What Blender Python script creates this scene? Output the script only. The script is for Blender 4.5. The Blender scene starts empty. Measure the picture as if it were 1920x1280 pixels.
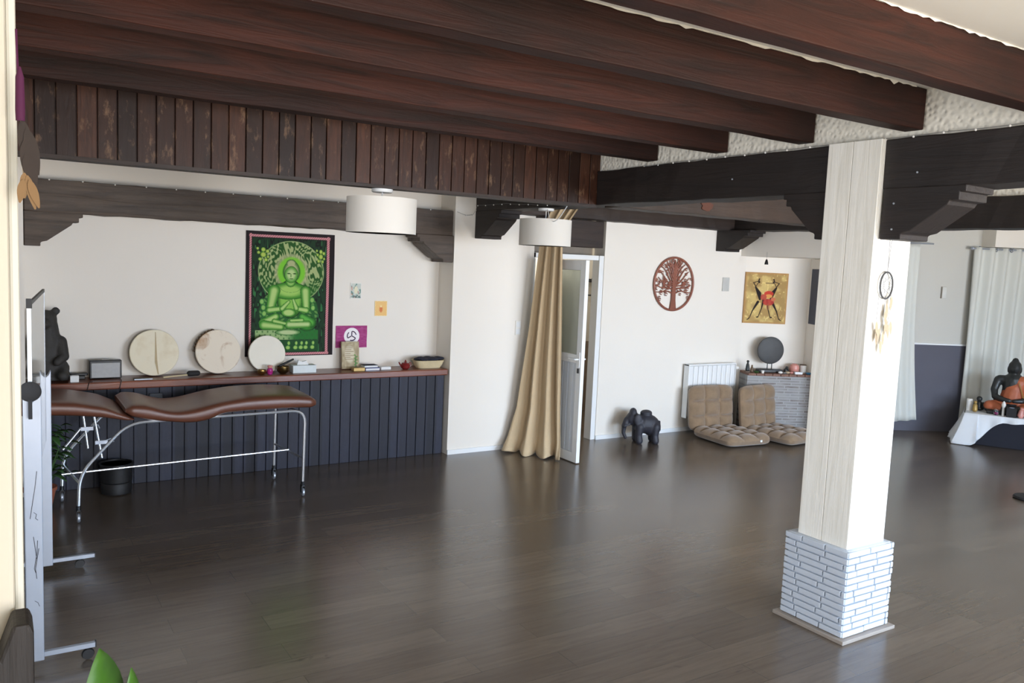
import bpy, bmesh, math, random
import numpy as np
from mathutils import Vector, Matrix
random.seed(7)
PI = math.pi
SC = bpy.context.scene
COL = SC.collection

# ---------------------------------------------------------------- camera
YAW, PITCH, ROLL, FPX, EYE = 0.56752, 0.098459, 0.04378, 1535.8, 2.1
cf = Vector((math.sin(YAW)*math.cos(PITCH), math.cos(YAW)*math.cos(PITCH), -math.sin(PITCH)))
cr0 = Vector((math.cos(YAW), -math.sin(YAW), 0)); cu0 = cr0.cross(cf)
cr = cr0*math.cos(ROLL)+cu0*math.sin(ROLL); cu = -cr0*math.sin(ROLL)+cu0*math.cos(ROLL)
cam_d = bpy.data.cameras.new('camera'); cam = bpy.data.objects.new('camera', cam_d); COL.objects.link(cam)
cam.matrix_world = Matrix(((cr.x, cu.x, -cf.x, 0), (cr.y, cu.y, -cf.y, 0), (cr.z, cu.z, -cf.z, EYE), (0, 0, 0, 1)))
cam_d.sensor_width = 36; cam_d.lens = 36*FPX/1920; cam_d.clip_start = 0.05
SC.camera = cam
# ---------------------------------------------------------------- world, light, exposure
SC.view_settings.view_transform = 'Standard'; SC.view_settings.look = 'None'
SC.view_settings.exposure = 0.0; SC.view_settings.gamma = 1.0
SC.view_settings.use_curve_mapping = False
W = bpy.data.worlds.new('world'); SC.world = W; W.use_nodes = True
W.node_tree.nodes['Background'].inputs[0].default_value = (0.75, 0.85, 1.0, 1)
W.node_tree.nodes['Background'].inputs[1].default_value = 0.5

def area(name, loc, rot, sx, sy, power, col, spread=180):
    l = bpy.data.lights.new(name, 'AREA'); l.shape = 'RECTANGLE'; l.size = sx; l.size_y = sy
    l.energy = power; l.color = col; l.spread = math.radians(spread)
    o = bpy.data.objects.new(name, l); COL.objects.link(o); o.location = loc; o.rotation_euler = rot
    return o
# daylight through the south windows: sky light falls in and down, sunlit ground light comes in and up
SKY = (0.36, 0.63, 1.0); GND = (1.0, 0.80, 0.56)
area('window_sky_light', (6.5, -2.8, 1.6), (math.radians(90-32), 0, 0), 5.0, 2.0, 490, SKY, 115)
area('window_ground_light', (6.5, -2.75, 1.5), (math.radians(90+30), 0, 0), 5.0, 2.0, 350, GND, 115)
area('window_sky_light', (1.4, -2.8, 1.7), (math.radians(90-16), 0, 0), 2.6, 1.8, 90, SKY, 130)
area('window_ground_light', (1.4, -2.75, 1.6), (math.radians(90+14), 0, 0), 2.6, 1.8, 125, GND, 130)
# added lights at an unseen, made-up west window, brightening the column's left face
area('window_sky_light', (-.7, 3.0, 1.6), (math.radians(90-14), 0, math.radians(-90)), 2.2, 1.5, 34, SKY, 130)
area('window_ground_light', (-.68, 3.0, 1.6), (math.radians(90+6), 0, math.radians(-90)), 2.2, 1.5, 30, GND, 130)

# ---------------------------------------------------------------- helpers
def tag(o, label=None, cat=None, group=None, kind=None):
    if label: o['label'] = label
    if cat: o['category'] = cat
    if group: o['group'] = group
    if kind: o['kind'] = kind
    return o

def thing(name, loc, label, cat, rz=0, group=None):
    o = bpy.data.objects.new(name, None); COL.objects.link(o); o.empty_display_size = 0.1
    o.location = loc; o.rotation_euler = (0, 0, rz)
    return tag(o, label, cat, group)

def copy_tree(root):
    r = root.copy(); COL.objects.link(r)
    for ch in [o for o in COL.objects if o.parent == root]:
        c = ch.copy(); COL.objects.link(c); c.parent = r
        for g in [o for o in COL.objects if o.parent == ch]:
            d = g.copy(); COL.objects.link(d); d.parent = c
    return r

def fillet(pts, r, n=6):
    pts = [Vector(p) for p in pts]; out = [pts[0]]
    for i in range(1, len(pts)-1):
        a, b, c = pts[i-1], pts[i], pts[i+1]
        d1 = (a-b); d2 = (c-b); k = min(r, d1.length*.45, d2.length*.45)
        p, q = b+d1.normalized()*k, b+d2.normalized()*k
        for j in range(n+1):
            t = j/n; out.append(p*(1-t)**2 + b*2*t*(1-t) + q*t*t)
    out.append(pts[-1]); return out

class MB:
    def __init__(s): s.v = []; s.f = []
    def add(s, vs, fs):
        k = len(s.v); s.v += [tuple(v) for v in vs]; s.f += [tuple(i+k for i in f) for f in fs]; return s
    def box(s, x0, x1, y0, y1, z0, z1, M=None):
        vs = [(x, y, z) for z in (z0, z1) for y in (y0, y1) for x in (x0, x1)]
        if M is not None: vs = [M @ Vector(v) for v in vs]
        return s.add(vs, [(0, 2, 3, 1), (4, 5, 7, 6), (0, 1, 5, 4), (2, 6, 7, 3), (0, 4, 6, 2), (1, 3, 7, 5)])
    def tube(s, pts, r, n=10, close=False):
        pts = [Vector(p) for p in pts]; m = len(pts); rs = r if isinstance(r, (list, tuple)) else [r]*m
        T = []
        for i in range(m):
            if close: t = pts[(i+1) % m]-pts[i-1]
            else: t = pts[min(i+1, m-1)]-pts[max(i-1, 0)]
            T.append(t.normalized() if t.length > 1e-9 else Vector((0, 0, 1)))
        u = T[0].orthogonal().normalized(); vs = []
        for i in range(m):
            u = (u - T[i]*u.dot(T[i])).normalized(); w = T[i].cross(u)
            for j in range(n):
                a = 2*PI*j/n; vs.append(pts[i]+(u*math.cos(a)+w*math.sin(a))*rs[i])
        fs = []
        for i in range(m if close else m-1):
            i2 = (i+1) % m
            for j in range(n): fs.append((i*n+j, i*n+(j+1) % n, i2*n+(j+1) % n, i2*n+j))
        if not close: fs += [tuple(range(n))[::-1], tuple((m-1)*n+j for j in range(n))]
        return s.add(vs, fs)
    def lathe(s, prof, c=(0, 0, 0), n=32, axis='Z'):
        vs = []; cx, cy, cz = c
        for r, h in prof:
            for j in range(n):
                a = 2*PI*j/n; p, q = r*math.cos(a), r*math.sin(a)
                vs.append({'Z': (cx+p, cy+q, cz+h), 'Y': (cx+p, cy+h, cz+q), 'X': (cx+h, cy+p, cz+q)}[axis])
        fs = [(i*n+j, i*n+(j+1) % n, (i+1)*n+(j+1) % n, (i+1)*n+j) for i in range(len(prof)-1) for j in range(n)]
        if prof[0][0] > 1e-6: fs.append(tuple(range(n))[::-1])
        if prof[-1][0] > 1e-6: fs.append(tuple((len(prof)-1)*n+j for j in range(n)))
        return s.add(vs, fs)
    def ball(s, c, r, n=14, m=9, M=None):
        if not isinstance(r, (list, tuple)): r = (r, r, r)
        vs = [Vector((0, 0, -r[2]))]
        for i in range(1, m):
            b = -PI/2+PI*i/m
            for j in range(n):
                a = 2*PI*j/n; vs.append(Vector((r[0]*math.cos(b)*math.cos(a), r[1]*math.cos(b)*math.sin(a), r[2]*math.sin(b))))
        vs.append(Vector((0, 0, r[2]))); L = len(vs)-1
        if M is not None: vs = [M @ v for v in vs]
        vs = [v+Vector(c) for v in vs]
        fs = [(0, 1+(j+1) % n, 1+j) for j in range(n)]
        for i in range(m-2):
            for j in range(n): fs.append((1+i*n+j, 1+i*n+(j+1) % n, 1+(i+1)*n+(j+1) % n, 1+(i+1)*n+j))
        fs += [(L, 1+(m-2)*n+j, 1+(m-2)*n+(j+1) % n) for j in range(n)]
        return s.add(vs, fs)
    def limb(s, pts, rs, n=12):
        for p, r in zip(pts, rs): s.ball(p, r*0.99, n, 8)
        return s.tube(pts, list(rs), n)
    def prism(s, poly, h0, h1, axis='Y', M=None):
        n = len(poly); vs = []
        for h in (h0, h1):
            for p, q in poly: vs.append({'Y': (p, h, q), 'X': (h, p, q), 'Z': (p, q, h)}[axis])
        if M is not None: vs = [M @ Vector(v) for v in vs]
        fs = [tuple(range(n)), tuple(range(2*n-1, n-1, -1))]+[(j, j+n, (j+1) % n+n, (j+1) % n) for j in range(n)]
        return s.add(vs, fs)
    def grid(s, P):
        a, b = len(P), len(P[0]); k = [p for row in P for p in row]
        return s.add(k, [(i*b+j, i*b+j+1, (i+1)*b+j+1, (i+1)*b+j) for i in range(a-1) for j in range(b-1)])
    def build(s, name, mat, parent=None, smooth=True, bevel=0, remesh=0, solid=0, sub=0, noise=0, ang=35):
        me = bpy.data.meshes.new(name); me.from_pydata(s.v, [], s.f)
        bm = bmesh.new(); bm.from_mesh(me); bmesh.ops.recalc_face_normals(bm, faces=bm.faces); bm.to_mesh(me); bm.free()
        me.materials.append(mat)
        o = bpy.data.objects.new(name, me); COL.objects.link(o)
        if parent is not None: o.parent = parent
        if solid:
            m = o.modifiers.new('s', 'SOLIDIFY'); m.thickness = solid; m.offset = 0
        if bevel:
            m = o.modifiers.new('b', 'BEVEL'); m.width = bevel; m.segments = 2; m.limit_method = 'ANGLE'
        if remesh:
            m = o.modifiers.new('r', 'REMESH'); m.mode = 'VOXEL'; m.voxel_size = remesh; m.use_smooth_shade = True
            m = o.modifiers.new('k', 'SMOOTH'); m.iterations = 4; m.factor = .5
        if sub:
            m = o.modifiers.new('u', 'SUBSURF'); m.levels = sub; m.render_levels = sub
        if smooth:
            for p in me.polygons: p.use_smooth = True
            if not remesh and not sub: me.set_sharp_from_angle(angle=math.radians(ang))
        return o

# ---------------------------------------------------------------- materials
def lin(c): return tuple((x/255/12.92 if x/255 <= .04045 else ((x/255+.055)/1.055)**2.4) for x in c)
class Mt:
    def __init__(s, name, rough=.6, metal=0, spec=.5):
        s.m = bpy.data.materials.new(name); s.m.use_nodes = True; s.t = s.m.node_tree
        s.b = s.t.nodes['Principled BSDF']; s.b.inputs['Roughness'].default_value = rough
        s.b.inputs['Metallic'].default_value = metal; s.b.inputs['Specular IOR Level'].default_value = spec
    def n(s, kind, **kw):
        x = s.t.nodes.new(kind)
        for k, v in kw.items():
            if k.startswith('_'): x.inputs[k[1:].replace('_', ' ')].default_value = v
            else: setattr(x, k, v)
        return x
    def l(s, a, b): s.t.links.new(a, b)
    def coord(s, scale=(1, 1, 1), rot=(0, 0, 0)):
        c = s.n('ShaderNodeTexCoord'); m = s.n('ShaderNodeMapping'); m.inputs['Scale'].default_value = scale; m.inputs['Rotation'].default_value = rot
        s.l(c.outputs['Object'], m.inputs['Vector']); return m.outputs[0]
    def noise(s, vec, scale, detail=4, rough=.55, dist=0):
        x = s.n('ShaderNodeTexNoise'); x.inputs['Scale'].default_value = scale; x.inputs['Detail'].default_value = detail
        x.inputs['Roughness'].default_value = rough; x.inputs['Distortion'].default_value = dist; s.l(vec, x.inputs['Vector']); return x.outputs['Fac']
    def ramp(s, fac, stops):
        r = s.n('ShaderNodeValToRGB'); e = r.color_ramp.elements
        while len(e) < len(stops): e.new(.5)
        for k, (p, c) in enumerate(stops): e[k].position = p; e[k].color = (*c, 1) if len(c) == 3 else c
        s.l(fac, r.inputs[0]); return r.outputs[0]
    def mix(s, a, b, fac, mode='MIX'):
        x = s.n('ShaderNodeMix', data_type='RGBA', blend_type=mode)
        for sock, v in ((x.inputs[0], fac), (x.inputs[6], a), (x.inputs[7], b)):
            if hasattr(v, 'links') or hasattr(v, 'is_linked'): s.l(v, sock)
            elif isinstance(v, (int, float)): sock.default_value = v
            else: sock.default_value = (*v, 1)
        return x.outputs[2]
    def color(s, v):
        if isinstance(v, tuple): s.b.inputs['Base Color'].default_value = (*v, 1)
        else: s.l(v, s.b.inputs['Base Color'])
        return s
    def bump(s, h, strength=.3, dist=.01):
        x = s.n('ShaderNodeBump'); x.inputs['Strength'].default_value = strength; x.inputs['Distance'].default_value = dist
        s.l(h, x.inputs['Height']); s.l(x.outputs[0], s.b.inputs['Normal']); return s

def plain(name, rgb, rough=.6, metal=0, spec=.5, var=.12, scale=12, bump=0):
    s = Mt(name, rough, metal, spec); c = lin(rgb); nz = s.noise(s.coord(), scale)
    s.color(s.mix(tuple(x*(1-var) for x in c), tuple(min(1, x*(1+var)) for x in c), nz))
    if bump: s.bump(s.noise(s.coord(), scale*6), bump, .004)
    return s.m

def wood(name, dark, light, axis='X', rough=.5, grain=1.0, bump=.4, knots=True, patch=None, spec=.5):
    s = Mt(name, rough, spec=spec)
    sc = {'X': (.35, 5, 5), 'Y': (5, .35, 5), 'Z': (5, 5, .35)}[axis]
    v = s.coord(tuple(x*grain for x in sc))
    a = s.noise(v, 3.2, 8, .65, 1.2); big = s.noise(s.coord(), .9, 3)
    c = s.ramp(a, [(.25, lin(dark)), (.5, tuple((p+q)/2 for p, q in zip(lin(dark), lin(light)))), (.8, lin(light))])
    c = s.mix(c, lin(dark), s.ramp(big, [(.35, (0, 0, 0)), (.75, (.8, .8, .8))]))
    if patch: c = s.mix(c, lin(patch), s.ramp(s.noise(s.coord((1, 1, 1)), 2.3, 4), [(.52, (0, 0, 0)), (.7, (.75, .75, .75))]))
    s.color(c); s.bump(a, bump, .012)
    return s.m

M = {}
def mk_wall(name, rgb, bs, scale, bd=.006):
    s = Mt(name, .85, spec=.25); v = s.coord(); c = lin(rgb)
    s.color(s.mix(tuple(x*.95 for x in c), c, s.noise(v, 1.3, 3)))
    s.bump(s.noise(v, scale, 4, .6), bs, bd); return s.m
M['wall'] = mk_wall('white_plaster', (236, 230, 220), .12, 30)
M['ceil'] = mk_wall('white_ceiling', (222, 220, 212), .15, 14)
s = Mt('stucco', .85, spec=.25); v = s.coord()
vo = s.n('ShaderNodeTexVoronoi', feature='SMOOTH_F1'); vo.inputs['Scale'].default_value = 36; s.l(v, vo.inputs['Vector'])
s.color(lin((226, 222, 210))); s.bump(vo.outputs['Distance'], .9, .016); M['stucco'] = s.m

# floor laminate
s = Mt('laminate_planks', .24, spec=.8); v = s.coord()
bk = s.n('ShaderNodeTexBrick', offset=.37); s.l(v, bk.inputs['Vector'])
for k, val in {'Scale': 1, 'Mortar Size': .0013, 'Mortar Smooth': .3, 'Brick Width': 1.28, 'Row Height': .19, 'Bias': 0}.items(): bk.inputs[k].default_value = val
bk.inputs['Color1'].default_value = (*lin((101, 89, 77)), 1); bk.inputs['Color2'].default_value = (*lin((87, 76, 66)), 1); bk.inputs['Mortar'].default_value = (*lin((58, 49, 42)), 1)
st = s.noise(s.coord((1.1, 14, 1)), 2.2, 7, .62, .6)
c = s.mix(bk.outputs['Color'], lin((70, 58, 48)), s.ramp(st, [(.42, (0, 0, 0)), (.75, (.5, .5, .5))]))
kn = s.noise(s.coord((2.2, 9, 1)), 1.6, 3, .5, 1.5)
c = s.mix(c, lin((48, 39, 33)), s.ramp(kn, [(.68, (0, 0, 0)), (.82, (.7, .7, .7))]))
s.color(c); s.bump(st, .05, .002); M['floor'] = s.m

M['joist'] = wood('reddish_beam_wood', (14, 7, 5), (72, 32, 19), 'X', .6, 1.0, .45, spec=.25)
M['dark_y'] = wood('dark_beam_wood', (18, 13, 12), (44, 32, 27), 'Y', .62, 1.0, .5)
M['dark_x'] = wood('dark_brown_beam_wood', (26, 19, 17), (66, 50, 42), 'X', .6, 1.0, .5)
M['wallbeam'] = wood('weathered_beam_wood', (42, 34, 30), (104, 88, 74), 'X', .6, 1.0, .6)
M['soffit'] = wood('brown_beam_wood', (40, 29, 22), (72, 54, 42), 'X', .6)
# boarding: per plank tone
def planks(name, c1, c2, pitch, rough, patch, spec=.4):
    s = Mt(name, rough, spec=spec); tc = s.n('ShaderNodeTexCoord'); sx = s.n('ShaderNodeSeparateXYZ'); s.l(tc.outputs['Object'], sx.inputs[0])
    m = s.n('ShaderNodeMath', operation='DIVIDE'); m.inputs[1].default_value = pitch; s.l(sx.outputs[0], m.inputs[0])
    fl = s.n('ShaderNodeMath', operation='FLOOR'); s.l(m.outputs[0], fl.inputs[0])
    wn = s.n('ShaderNodeTexWhiteNoise', noise_dimensions='1D'); s.l(fl.outputs[0], wn.inputs['W'])
    gr = s.noise(s.coord((9, 9, 1.2)), 4, 7, .65, .8)
    c = s.mix(lin(c1), lin(c2), s.ramp(gr, [(.3, (0, 0, 0)), (.75, (1, 1, 1))]))
    c = s.mix(c, tuple(x*.45 for x in lin(c1)), wn.outputs['Value'])
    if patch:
        wear_glare = s.noise(s.coord((6, 6, 2.4)), 2.4, 6, .7)  # lighter patches: window glare painted into the board colour along with wear
        c = s.mix(c, lin(patch), s.ramp(wear_glare, [(.56, (0, 0, 0)), (.72, (.6, .6, .6))]))
    s.color(c); s.bump(gr, .3, .006); return s.m
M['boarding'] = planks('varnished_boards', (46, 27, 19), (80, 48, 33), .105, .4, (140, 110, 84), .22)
M['wains'] = planks('navy_boards', (36, 38, 52), (48, 51, 68), .105, .55, None)
M['counter'] = wood('counter_wood', (84, 42, 28), (150, 84, 56), 'X', .3, .8, .15)
M['white_wood'] = None
s = Mt('painted_white_wood', .5, spec=.4); g = s.noise(s.coord((10, 10, .5)), 3, 7, .6, 1.2)
s.color(s.mix(lin((220, 217, 206)), lin((236, 234, 226)), s.ramp(g, [(.3, (0, 0, 0)), (.6, (1, 1, 1))]))); s.bump(g, .4, .008); M['white_wood'] = s.m
M['white_brick'] = plain('painted_white_brick', (190, 198, 208), .55, bump=.35, var=.05)
M['plinth'] = plain('grey_tile_strip', (150, 140, 130), .5)
M['white_pvc'] = plain('white_frame', (232, 234, 234), .35, var=.02)
M['alu'] = plain('brushed_aluminium', (166, 172, 182), .4, .55, var=.05)
M['chrome'] = plain('chrome', (214, 218, 224), .3, .85, var=.03)
M['black'] = plain('black_plastic', (22, 22, 24), .45)
M['black_rough'] = plain('black_rough', (30, 29, 30), .75, bump=.5)
s = Mt('frosted_glass', .35); s.color(lin((190, 196, 184))); s.b.inputs['Transmission Weight'].default_value = .55; M['frost'] = s.m
s = Mt('glossy_board', .04, spec=.6); s.color(lin((190, 193, 190))); M['board'] = s.m
M['beige'] = None
s = Mt('beige_curtain', .85, spec=.2); g = s.noise(s.coord((60, 60, 4)), 3, 4)
s.color(s.mix(lin((184, 161, 128)), lin((203, 181, 147)), g)); s.b.inputs['Sheen Weight'].default_value = .15; M['beige'] = s.m
s = Mt('white_voile', .9, spec=.15); s.color(lin((214, 215, 208))); s.b.inputs['Subsurface Weight'].default_value = 0; M['voile'] = s.m
s = Mt('lamp_fabric', .8, spec=.2); s.color(lin((220, 216, 208))); s.bump(s.noise(s.coord((1, 1, 1)), 300), .1, .001); M['shade'] = s.m
M['leather'] = plain('brown_leather', (98, 58, 42), .36, var=.18, scale=5, bump=.15)
s = Mt('brown_velour', .9, spec=.15); g = s.noise(s.coord(), 9, 5, .6)
s.color(s.mix(lin((112, 92, 72)), lin((158, 134, 108)), g)); s.b.inputs['Sheen Weight'].default_value = .5; s.bump(s.noise(s.coord(), 90), .25, .004); M['velour'] = s.m
M['skin'] = None
s = Mt('drum_hide', .5, spec=.3); g = s.noise(s.coord(), 3.2, 5, .6)
s.color(s.mix(lin((226, 216, 190)), lin((196, 172, 128)), s.ramp(g, [(.5, (0, 0, 0)), (.8, (.9, .9, .9))]))); M['skin'] = s.m
s = Mt('stained_hide', .5, spec=.3); g = s.noise(s.coord(), 5, 4, .6, .6)
s.color(s.mix(lin((226, 214, 194)), lin((170, 128, 86)), s.ramp(g, [(.52, (0, 0, 0)), (.68, (.9, .9, .9))]))); M['skin2'] = s.m
M['skin3'] = plain('pale_drumhead', (226, 220, 204), .5, var=.03)
M['hoop'] = plain('drum_hoop_wood', (92, 70, 48), .5)
M['bronze'] = plain('dark_bronze', (52, 54, 54), .42, .35, var=.25, scale=20)
M['stone'] = plain('dark_carved_stone', (48, 46, 44), .7, var=.3, scale=14, bump=.6)
M['ele'] = plain('dark_resin', (44, 44, 52), .5, var=.3, scale=25, bump=.7)
M['robe'] = plain('terracotta_robe', (172, 92, 58), .5, var=.15)
M['brass'] = plain('brass', (176, 142, 84), .25, .95)
M['dkbrass'] = plain('dark_brass', (96, 76, 44), .3, .9)
M['silver'] = plain('silver_grille', (146, 146, 146), .5, .3, bump=.2, scale=30)
M['green'] = None
s = Mt('green_leaf', .45); g = s.noise(s.coord(), 14, 4); s.color(s.mix(lin((36, 78, 20)), lin((78, 124, 34)), g)); M['green'] = s.m
s = Mt('dark_leaf', .45); g = s.noise(s.coord(), 14, 4); s.color(s.mix(lin((28, 58, 30)), lin((70, 108, 52)), g)); M['dkgreen'] = s.m
M['soil'] = plain('soil', (42, 32, 24), .95, bump=.6)
M['terracotta'] = plain('terracotta', (150, 84, 58), .8)
M['copper'] = wood('carved_copper_wood', (112, 62, 48), (176, 112, 90), 'Z', .5, 2, .2)
M['cloth_w'] = plain('white_cloth', (226, 228, 230), .85, var=.03)
M['cloth_k'] = plain('black_cloth', (32, 34, 44), .9, var=.08)
M['greypanel'] = plain('slate_grey_fabric', (92, 92, 102), .85, var=.08, scale=3)
M['pink'] = plain('pink_glass', (206, 140, 128), .3)
M['magenta'] = plain('magenta_glass', (168, 44, 120), .2)
M['glass'] = None
s = Mt('clear_glass', .02); s.b.inputs['Transmission Weight'].default_value = 1; s.color((.95, .97, .97)); M['glass'] = s.m
M['white_c'] = plain('white_ceramic', (234, 232, 226), .35, var=.03)
M['card'] = plain('white_card', (226, 228, 228), .7, var=.03)
M['blue'] = plain('blue_cover', (52, 66, 128), .5)
M['gold'] = plain('gold_paint', (168, 138, 78), .4, .3)
M['red'] = plain('dark_red_glaze', (116, 34, 34), .25)
M['wicker'] = plain('pale_wicker', (206, 190, 152), .7, bump=.6)
M['navycloth'] = plain('navy_cloth', (36, 38, 50), .9)
M['purple'] = plain('purple_cord', (70, 8, 54), .8)
M['feather'] = plain('brown_feather', (42, 32, 26), .8, var=.3)
M['feather_t'] = plain('tan_feather', (122, 94, 60), .8, var=.25)
M['feather_w'] = plain('cream_feather', (172, 154, 128), .85, var=.15)
M['cord'] = plain('grey_cord', (120, 120, 118), .8)
M['turq'] = plain('turquoise_glaze', (60, 130, 170), .4)
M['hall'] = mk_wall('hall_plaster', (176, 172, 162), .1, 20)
# grey stone strips of the hearth
s = Mt('hearth_strips', .75); v = s.coord((1, 1, 1), (math.radians(-90), 0, 0))
bk = s.n('ShaderNodeTexBrick', offset=.43, offset_frequency=2, squash=1.4, squash_frequency=3); s.l(v, bk.inputs['Vector'])
for k, val in {'Scale': 1, 'Mortar Size': .006, 'Mortar Smooth': .2, 'Brick Width': .2, 'Row Height': .036, 'Bias': -.1}.items(): bk.inputs[k].default_value = val
bk.inputs['Color1'].default_value = (*lin((142, 142, 142)), 1); bk.inputs['Color2'].default_value = (*lin((104, 90, 86)), 1); bk.inputs['Mortar'].default_value = (*lin((160, 160, 160)), 1)
s.color(s.mix(bk.outputs['Color'], lin((156, 155, 153)), s.ramp(s.noise(s.coord((2, 2, 10)), 3), [(.4, (0, 0, 0)), (.7, (.8, .8, .8))])))
s.bump(bk.outputs['Fac'], -.6, .01); M['hearth'] = s.m
# painted surfaces carried by a colour attribute
def attr_mat(name, rough=.8):
    s = Mt(name, rough, spec=.3); a = s.n('ShaderNodeAttribute', attribute_name='paint'); s.color(a.outputs['Color']); return s.m
M['paint'] = attr_mat('painted_cloth'); M['print'] = attr_mat('printed_card', .5)

def painted(name, w, h, nx, ny, fn, mat, parent=None, th=.004, wob=0):
    """upright panel, x 0..w, z 0..h, front facing -y; fn(U right, V down) gives sRGB 0..255"""
    U, V = np.meshgrid(np.linspace(0, 1, nx), np.linspace(0, 1, ny))
    C = np.clip(fn(U, V), 0, 255)/255
    L = np.where(C <= .04045, C/12.92, ((C+.055)/1.055)**2.4).reshape(-1, 3)
    Yw = -th + (wob*np.sin(U*9+V*3)*np.sin(V*5+1) if wob else 0*U)
    vs = np.stack([U*w, Yw, h*(1-V)], -1).reshape(-1, 3)
    mb = MB(); fs = [(i*nx+j, (i+1)*nx+j, (i+1)*nx+j+1, i*nx+j+1) for i in range(ny-1) for j in range(nx-1)]
    me = bpy.data.meshes.new(name); N = nx*ny
    cor = [0, nx-1, N-1, N-nx]
    extra = [(vs[k][0], max(0, th), vs[k][2]) for k in cor]
    rim = [list(range(0, nx)), list(range(nx-1, N, nx)), list(range(N-1, N-nx-1, -1)), list(range(N-nx, -1, -nx))]
    fs2 = []
    for q, r in enumerate(rim): fs2.append(tuple(r)+(N+(q+1) % 4, N+q))
    fs2.append((N, N+1, N+2, N+3))
    me.from_pydata([tuple(v) for v in vs]+extra, [], fs+fs2)
    at = me.color_attributes.new('paint', 'FLOAT_COLOR', 'POINT')
    cols = np.ones((N+4, 4)); cols[:N, :3] = L; cols[N:, :3] = L[0]
    at.data.foreach_set('color', cols.reshape(-1).astype(np.float32))
    me.materials.append(mat); o = bpy.data.objects.new(name, me); COL.objects.link(o)
    if parent is not None: o.parent = parent
    return o

def nz(U, V, s, seed=0):
    """cheap value noise"""
    r = np.random.RandomState(seed); G = r.rand(64, 64)
    x = U*s; y = V*s; xi = np.floor(x).astype(int); yi = np.floor(y).astype(int); fx = x-xi; fy = y-yi
    fx = fx*fx*(3-2*fx); fy = fy*fy*(3-2*fy); g = lambda a, b: G[a % 64, b % 64]
    return (g(yi, xi)*(1-fx)+g(yi, xi+1)*fx)*(1-fy)+(g(yi+1, xi)*(1-fx)+g(yi+1, xi+1)*fx)*fy
def sst(a, b, x): t = np.clip((x-a)/(b-a), 0, 1); return t*t*(3-2*t)
def lerp(A, B, t): return A*(1-t[..., None])+np.array(B, float)*t[..., None]
def ell(X, Y, cx, cy, rx, ry): return 1-np.sqrt(((X-cx)/rx)**2+((Y-cy)/ry)**2)
def cap(X, Y, x0, y0, x1, y1, r0, r1=None):
    r1 = r0 if r1 is None else r1; dx, dy = x1-x0, y1-y0
    t = np.clip(((X-x0)*dx+(Y-y0)*dy)/(dx*dx+dy*dy+1e-9), 0, 1); d = np.hypot(X-x0-t*dx, Y-y0-t*dy)
    return 1-d/(r0+(r1-r0)*t)

# ================================================================= THE ROOM
def struct(mb, name, mat, parent=None, **kw):
    o = mb.build(name, mat, parent, **kw)
    if parent is None: o['kind'] = 'structure'
    return o
ZC = 3.1
struct(MB().box(-.9, 13.3, -3.3, 9.6, -.1, 0), 'floor', M['floor'], smooth=False)
struct(MB().box(-.9, 13.3, -3.3, 9.6, ZC, ZC+.1), 'ceiling', M['ceil'], smooth=False)
struct(MB().box(-.9, .215, 7.62, 8.1, 0, ZC), 'wall_back_left', M['wall'], smooth=False)
struct(MB().box(.215, 4.09, 7.95, 8.1, 0, ZC), 'wall_back_recess', M['wall'], smooth=False)
struct(MB().box(4.09, 5.1, 7.62, 8.1, 0, ZC), 'wall_back_middle', M['wall'], smooth=False)
struct(MB().box(6.1, 8.5, 7.62, 7.82, 0, ZC), 'wall_back_right', M['wall'], smooth=False)
struct(MB().box(5.1, 6.1, 7.86, 7.96, 2.6, ZC), 'wall_back_lintel', M['wall'], smooth=False)
struct(MB().box(-.9, -.75, -3.3, 1.85, 0, ZC).box(-.9, -.75, 4.15, 7.62, 0, ZC).box(-.9, -.75, 1.85, 4.15, 0, .8).box(-.9, -.75, 1.85, 4.15, 2.4, ZC), 'wall_left', M['wall'], smooth=False)
fr = MB()
for y in (1.85, 2.97, 4.09): fr.box(-.85, -.79, y, y+.06, .8, 2.4)
w = struct(fr.box(-.85, -.79, 1.85, 4.15, .8, .86).box(-.85, -.79, 1.85, 4.15, 2.34, 2.4), 'window_3', M['white_pvc'], smooth=False)  # unseen window, added to go with the west lights
MB().box(-.825, -.815, 1.88, 4.12, .86, 2.34).build('window_pane', M['glass'], w, smooth=False)
# diagonal wall, local frame: x along the wall, -y into the room
DA = math.atan2(-.46076, .88753); DO = Vector((8.5, 7.62, 0))
def onD(s, q=0, z=0): return Vector((DO.x+.88753*s-.46076*q, DO.y-.46076*s-.88753*q, z))   # q = distance in front of the wall
def mD(): return Matrix.Translation(DO) @ Matrix.Rotation(DA, 4, 'Z')
struct(MB().box(0, .95, 0, .2, 0, ZC, mD()), 'wall_hearth_back', M['wall'], smooth=False)
struct(MB().box(.95, 5.2, 0, .2, 0, ZC, mD()), 'wall_diagonal', mk_wall('greyish_plaster', (204, 202, 194), .12, 30), smooth=False)  # white plaster toned darker to stand in for weaker light on this wall
struct(MB().box(13.0, 13.2, -3.3, 5.4, 0, ZC), 'wall_right', M['wall'], smooth=False)
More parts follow.
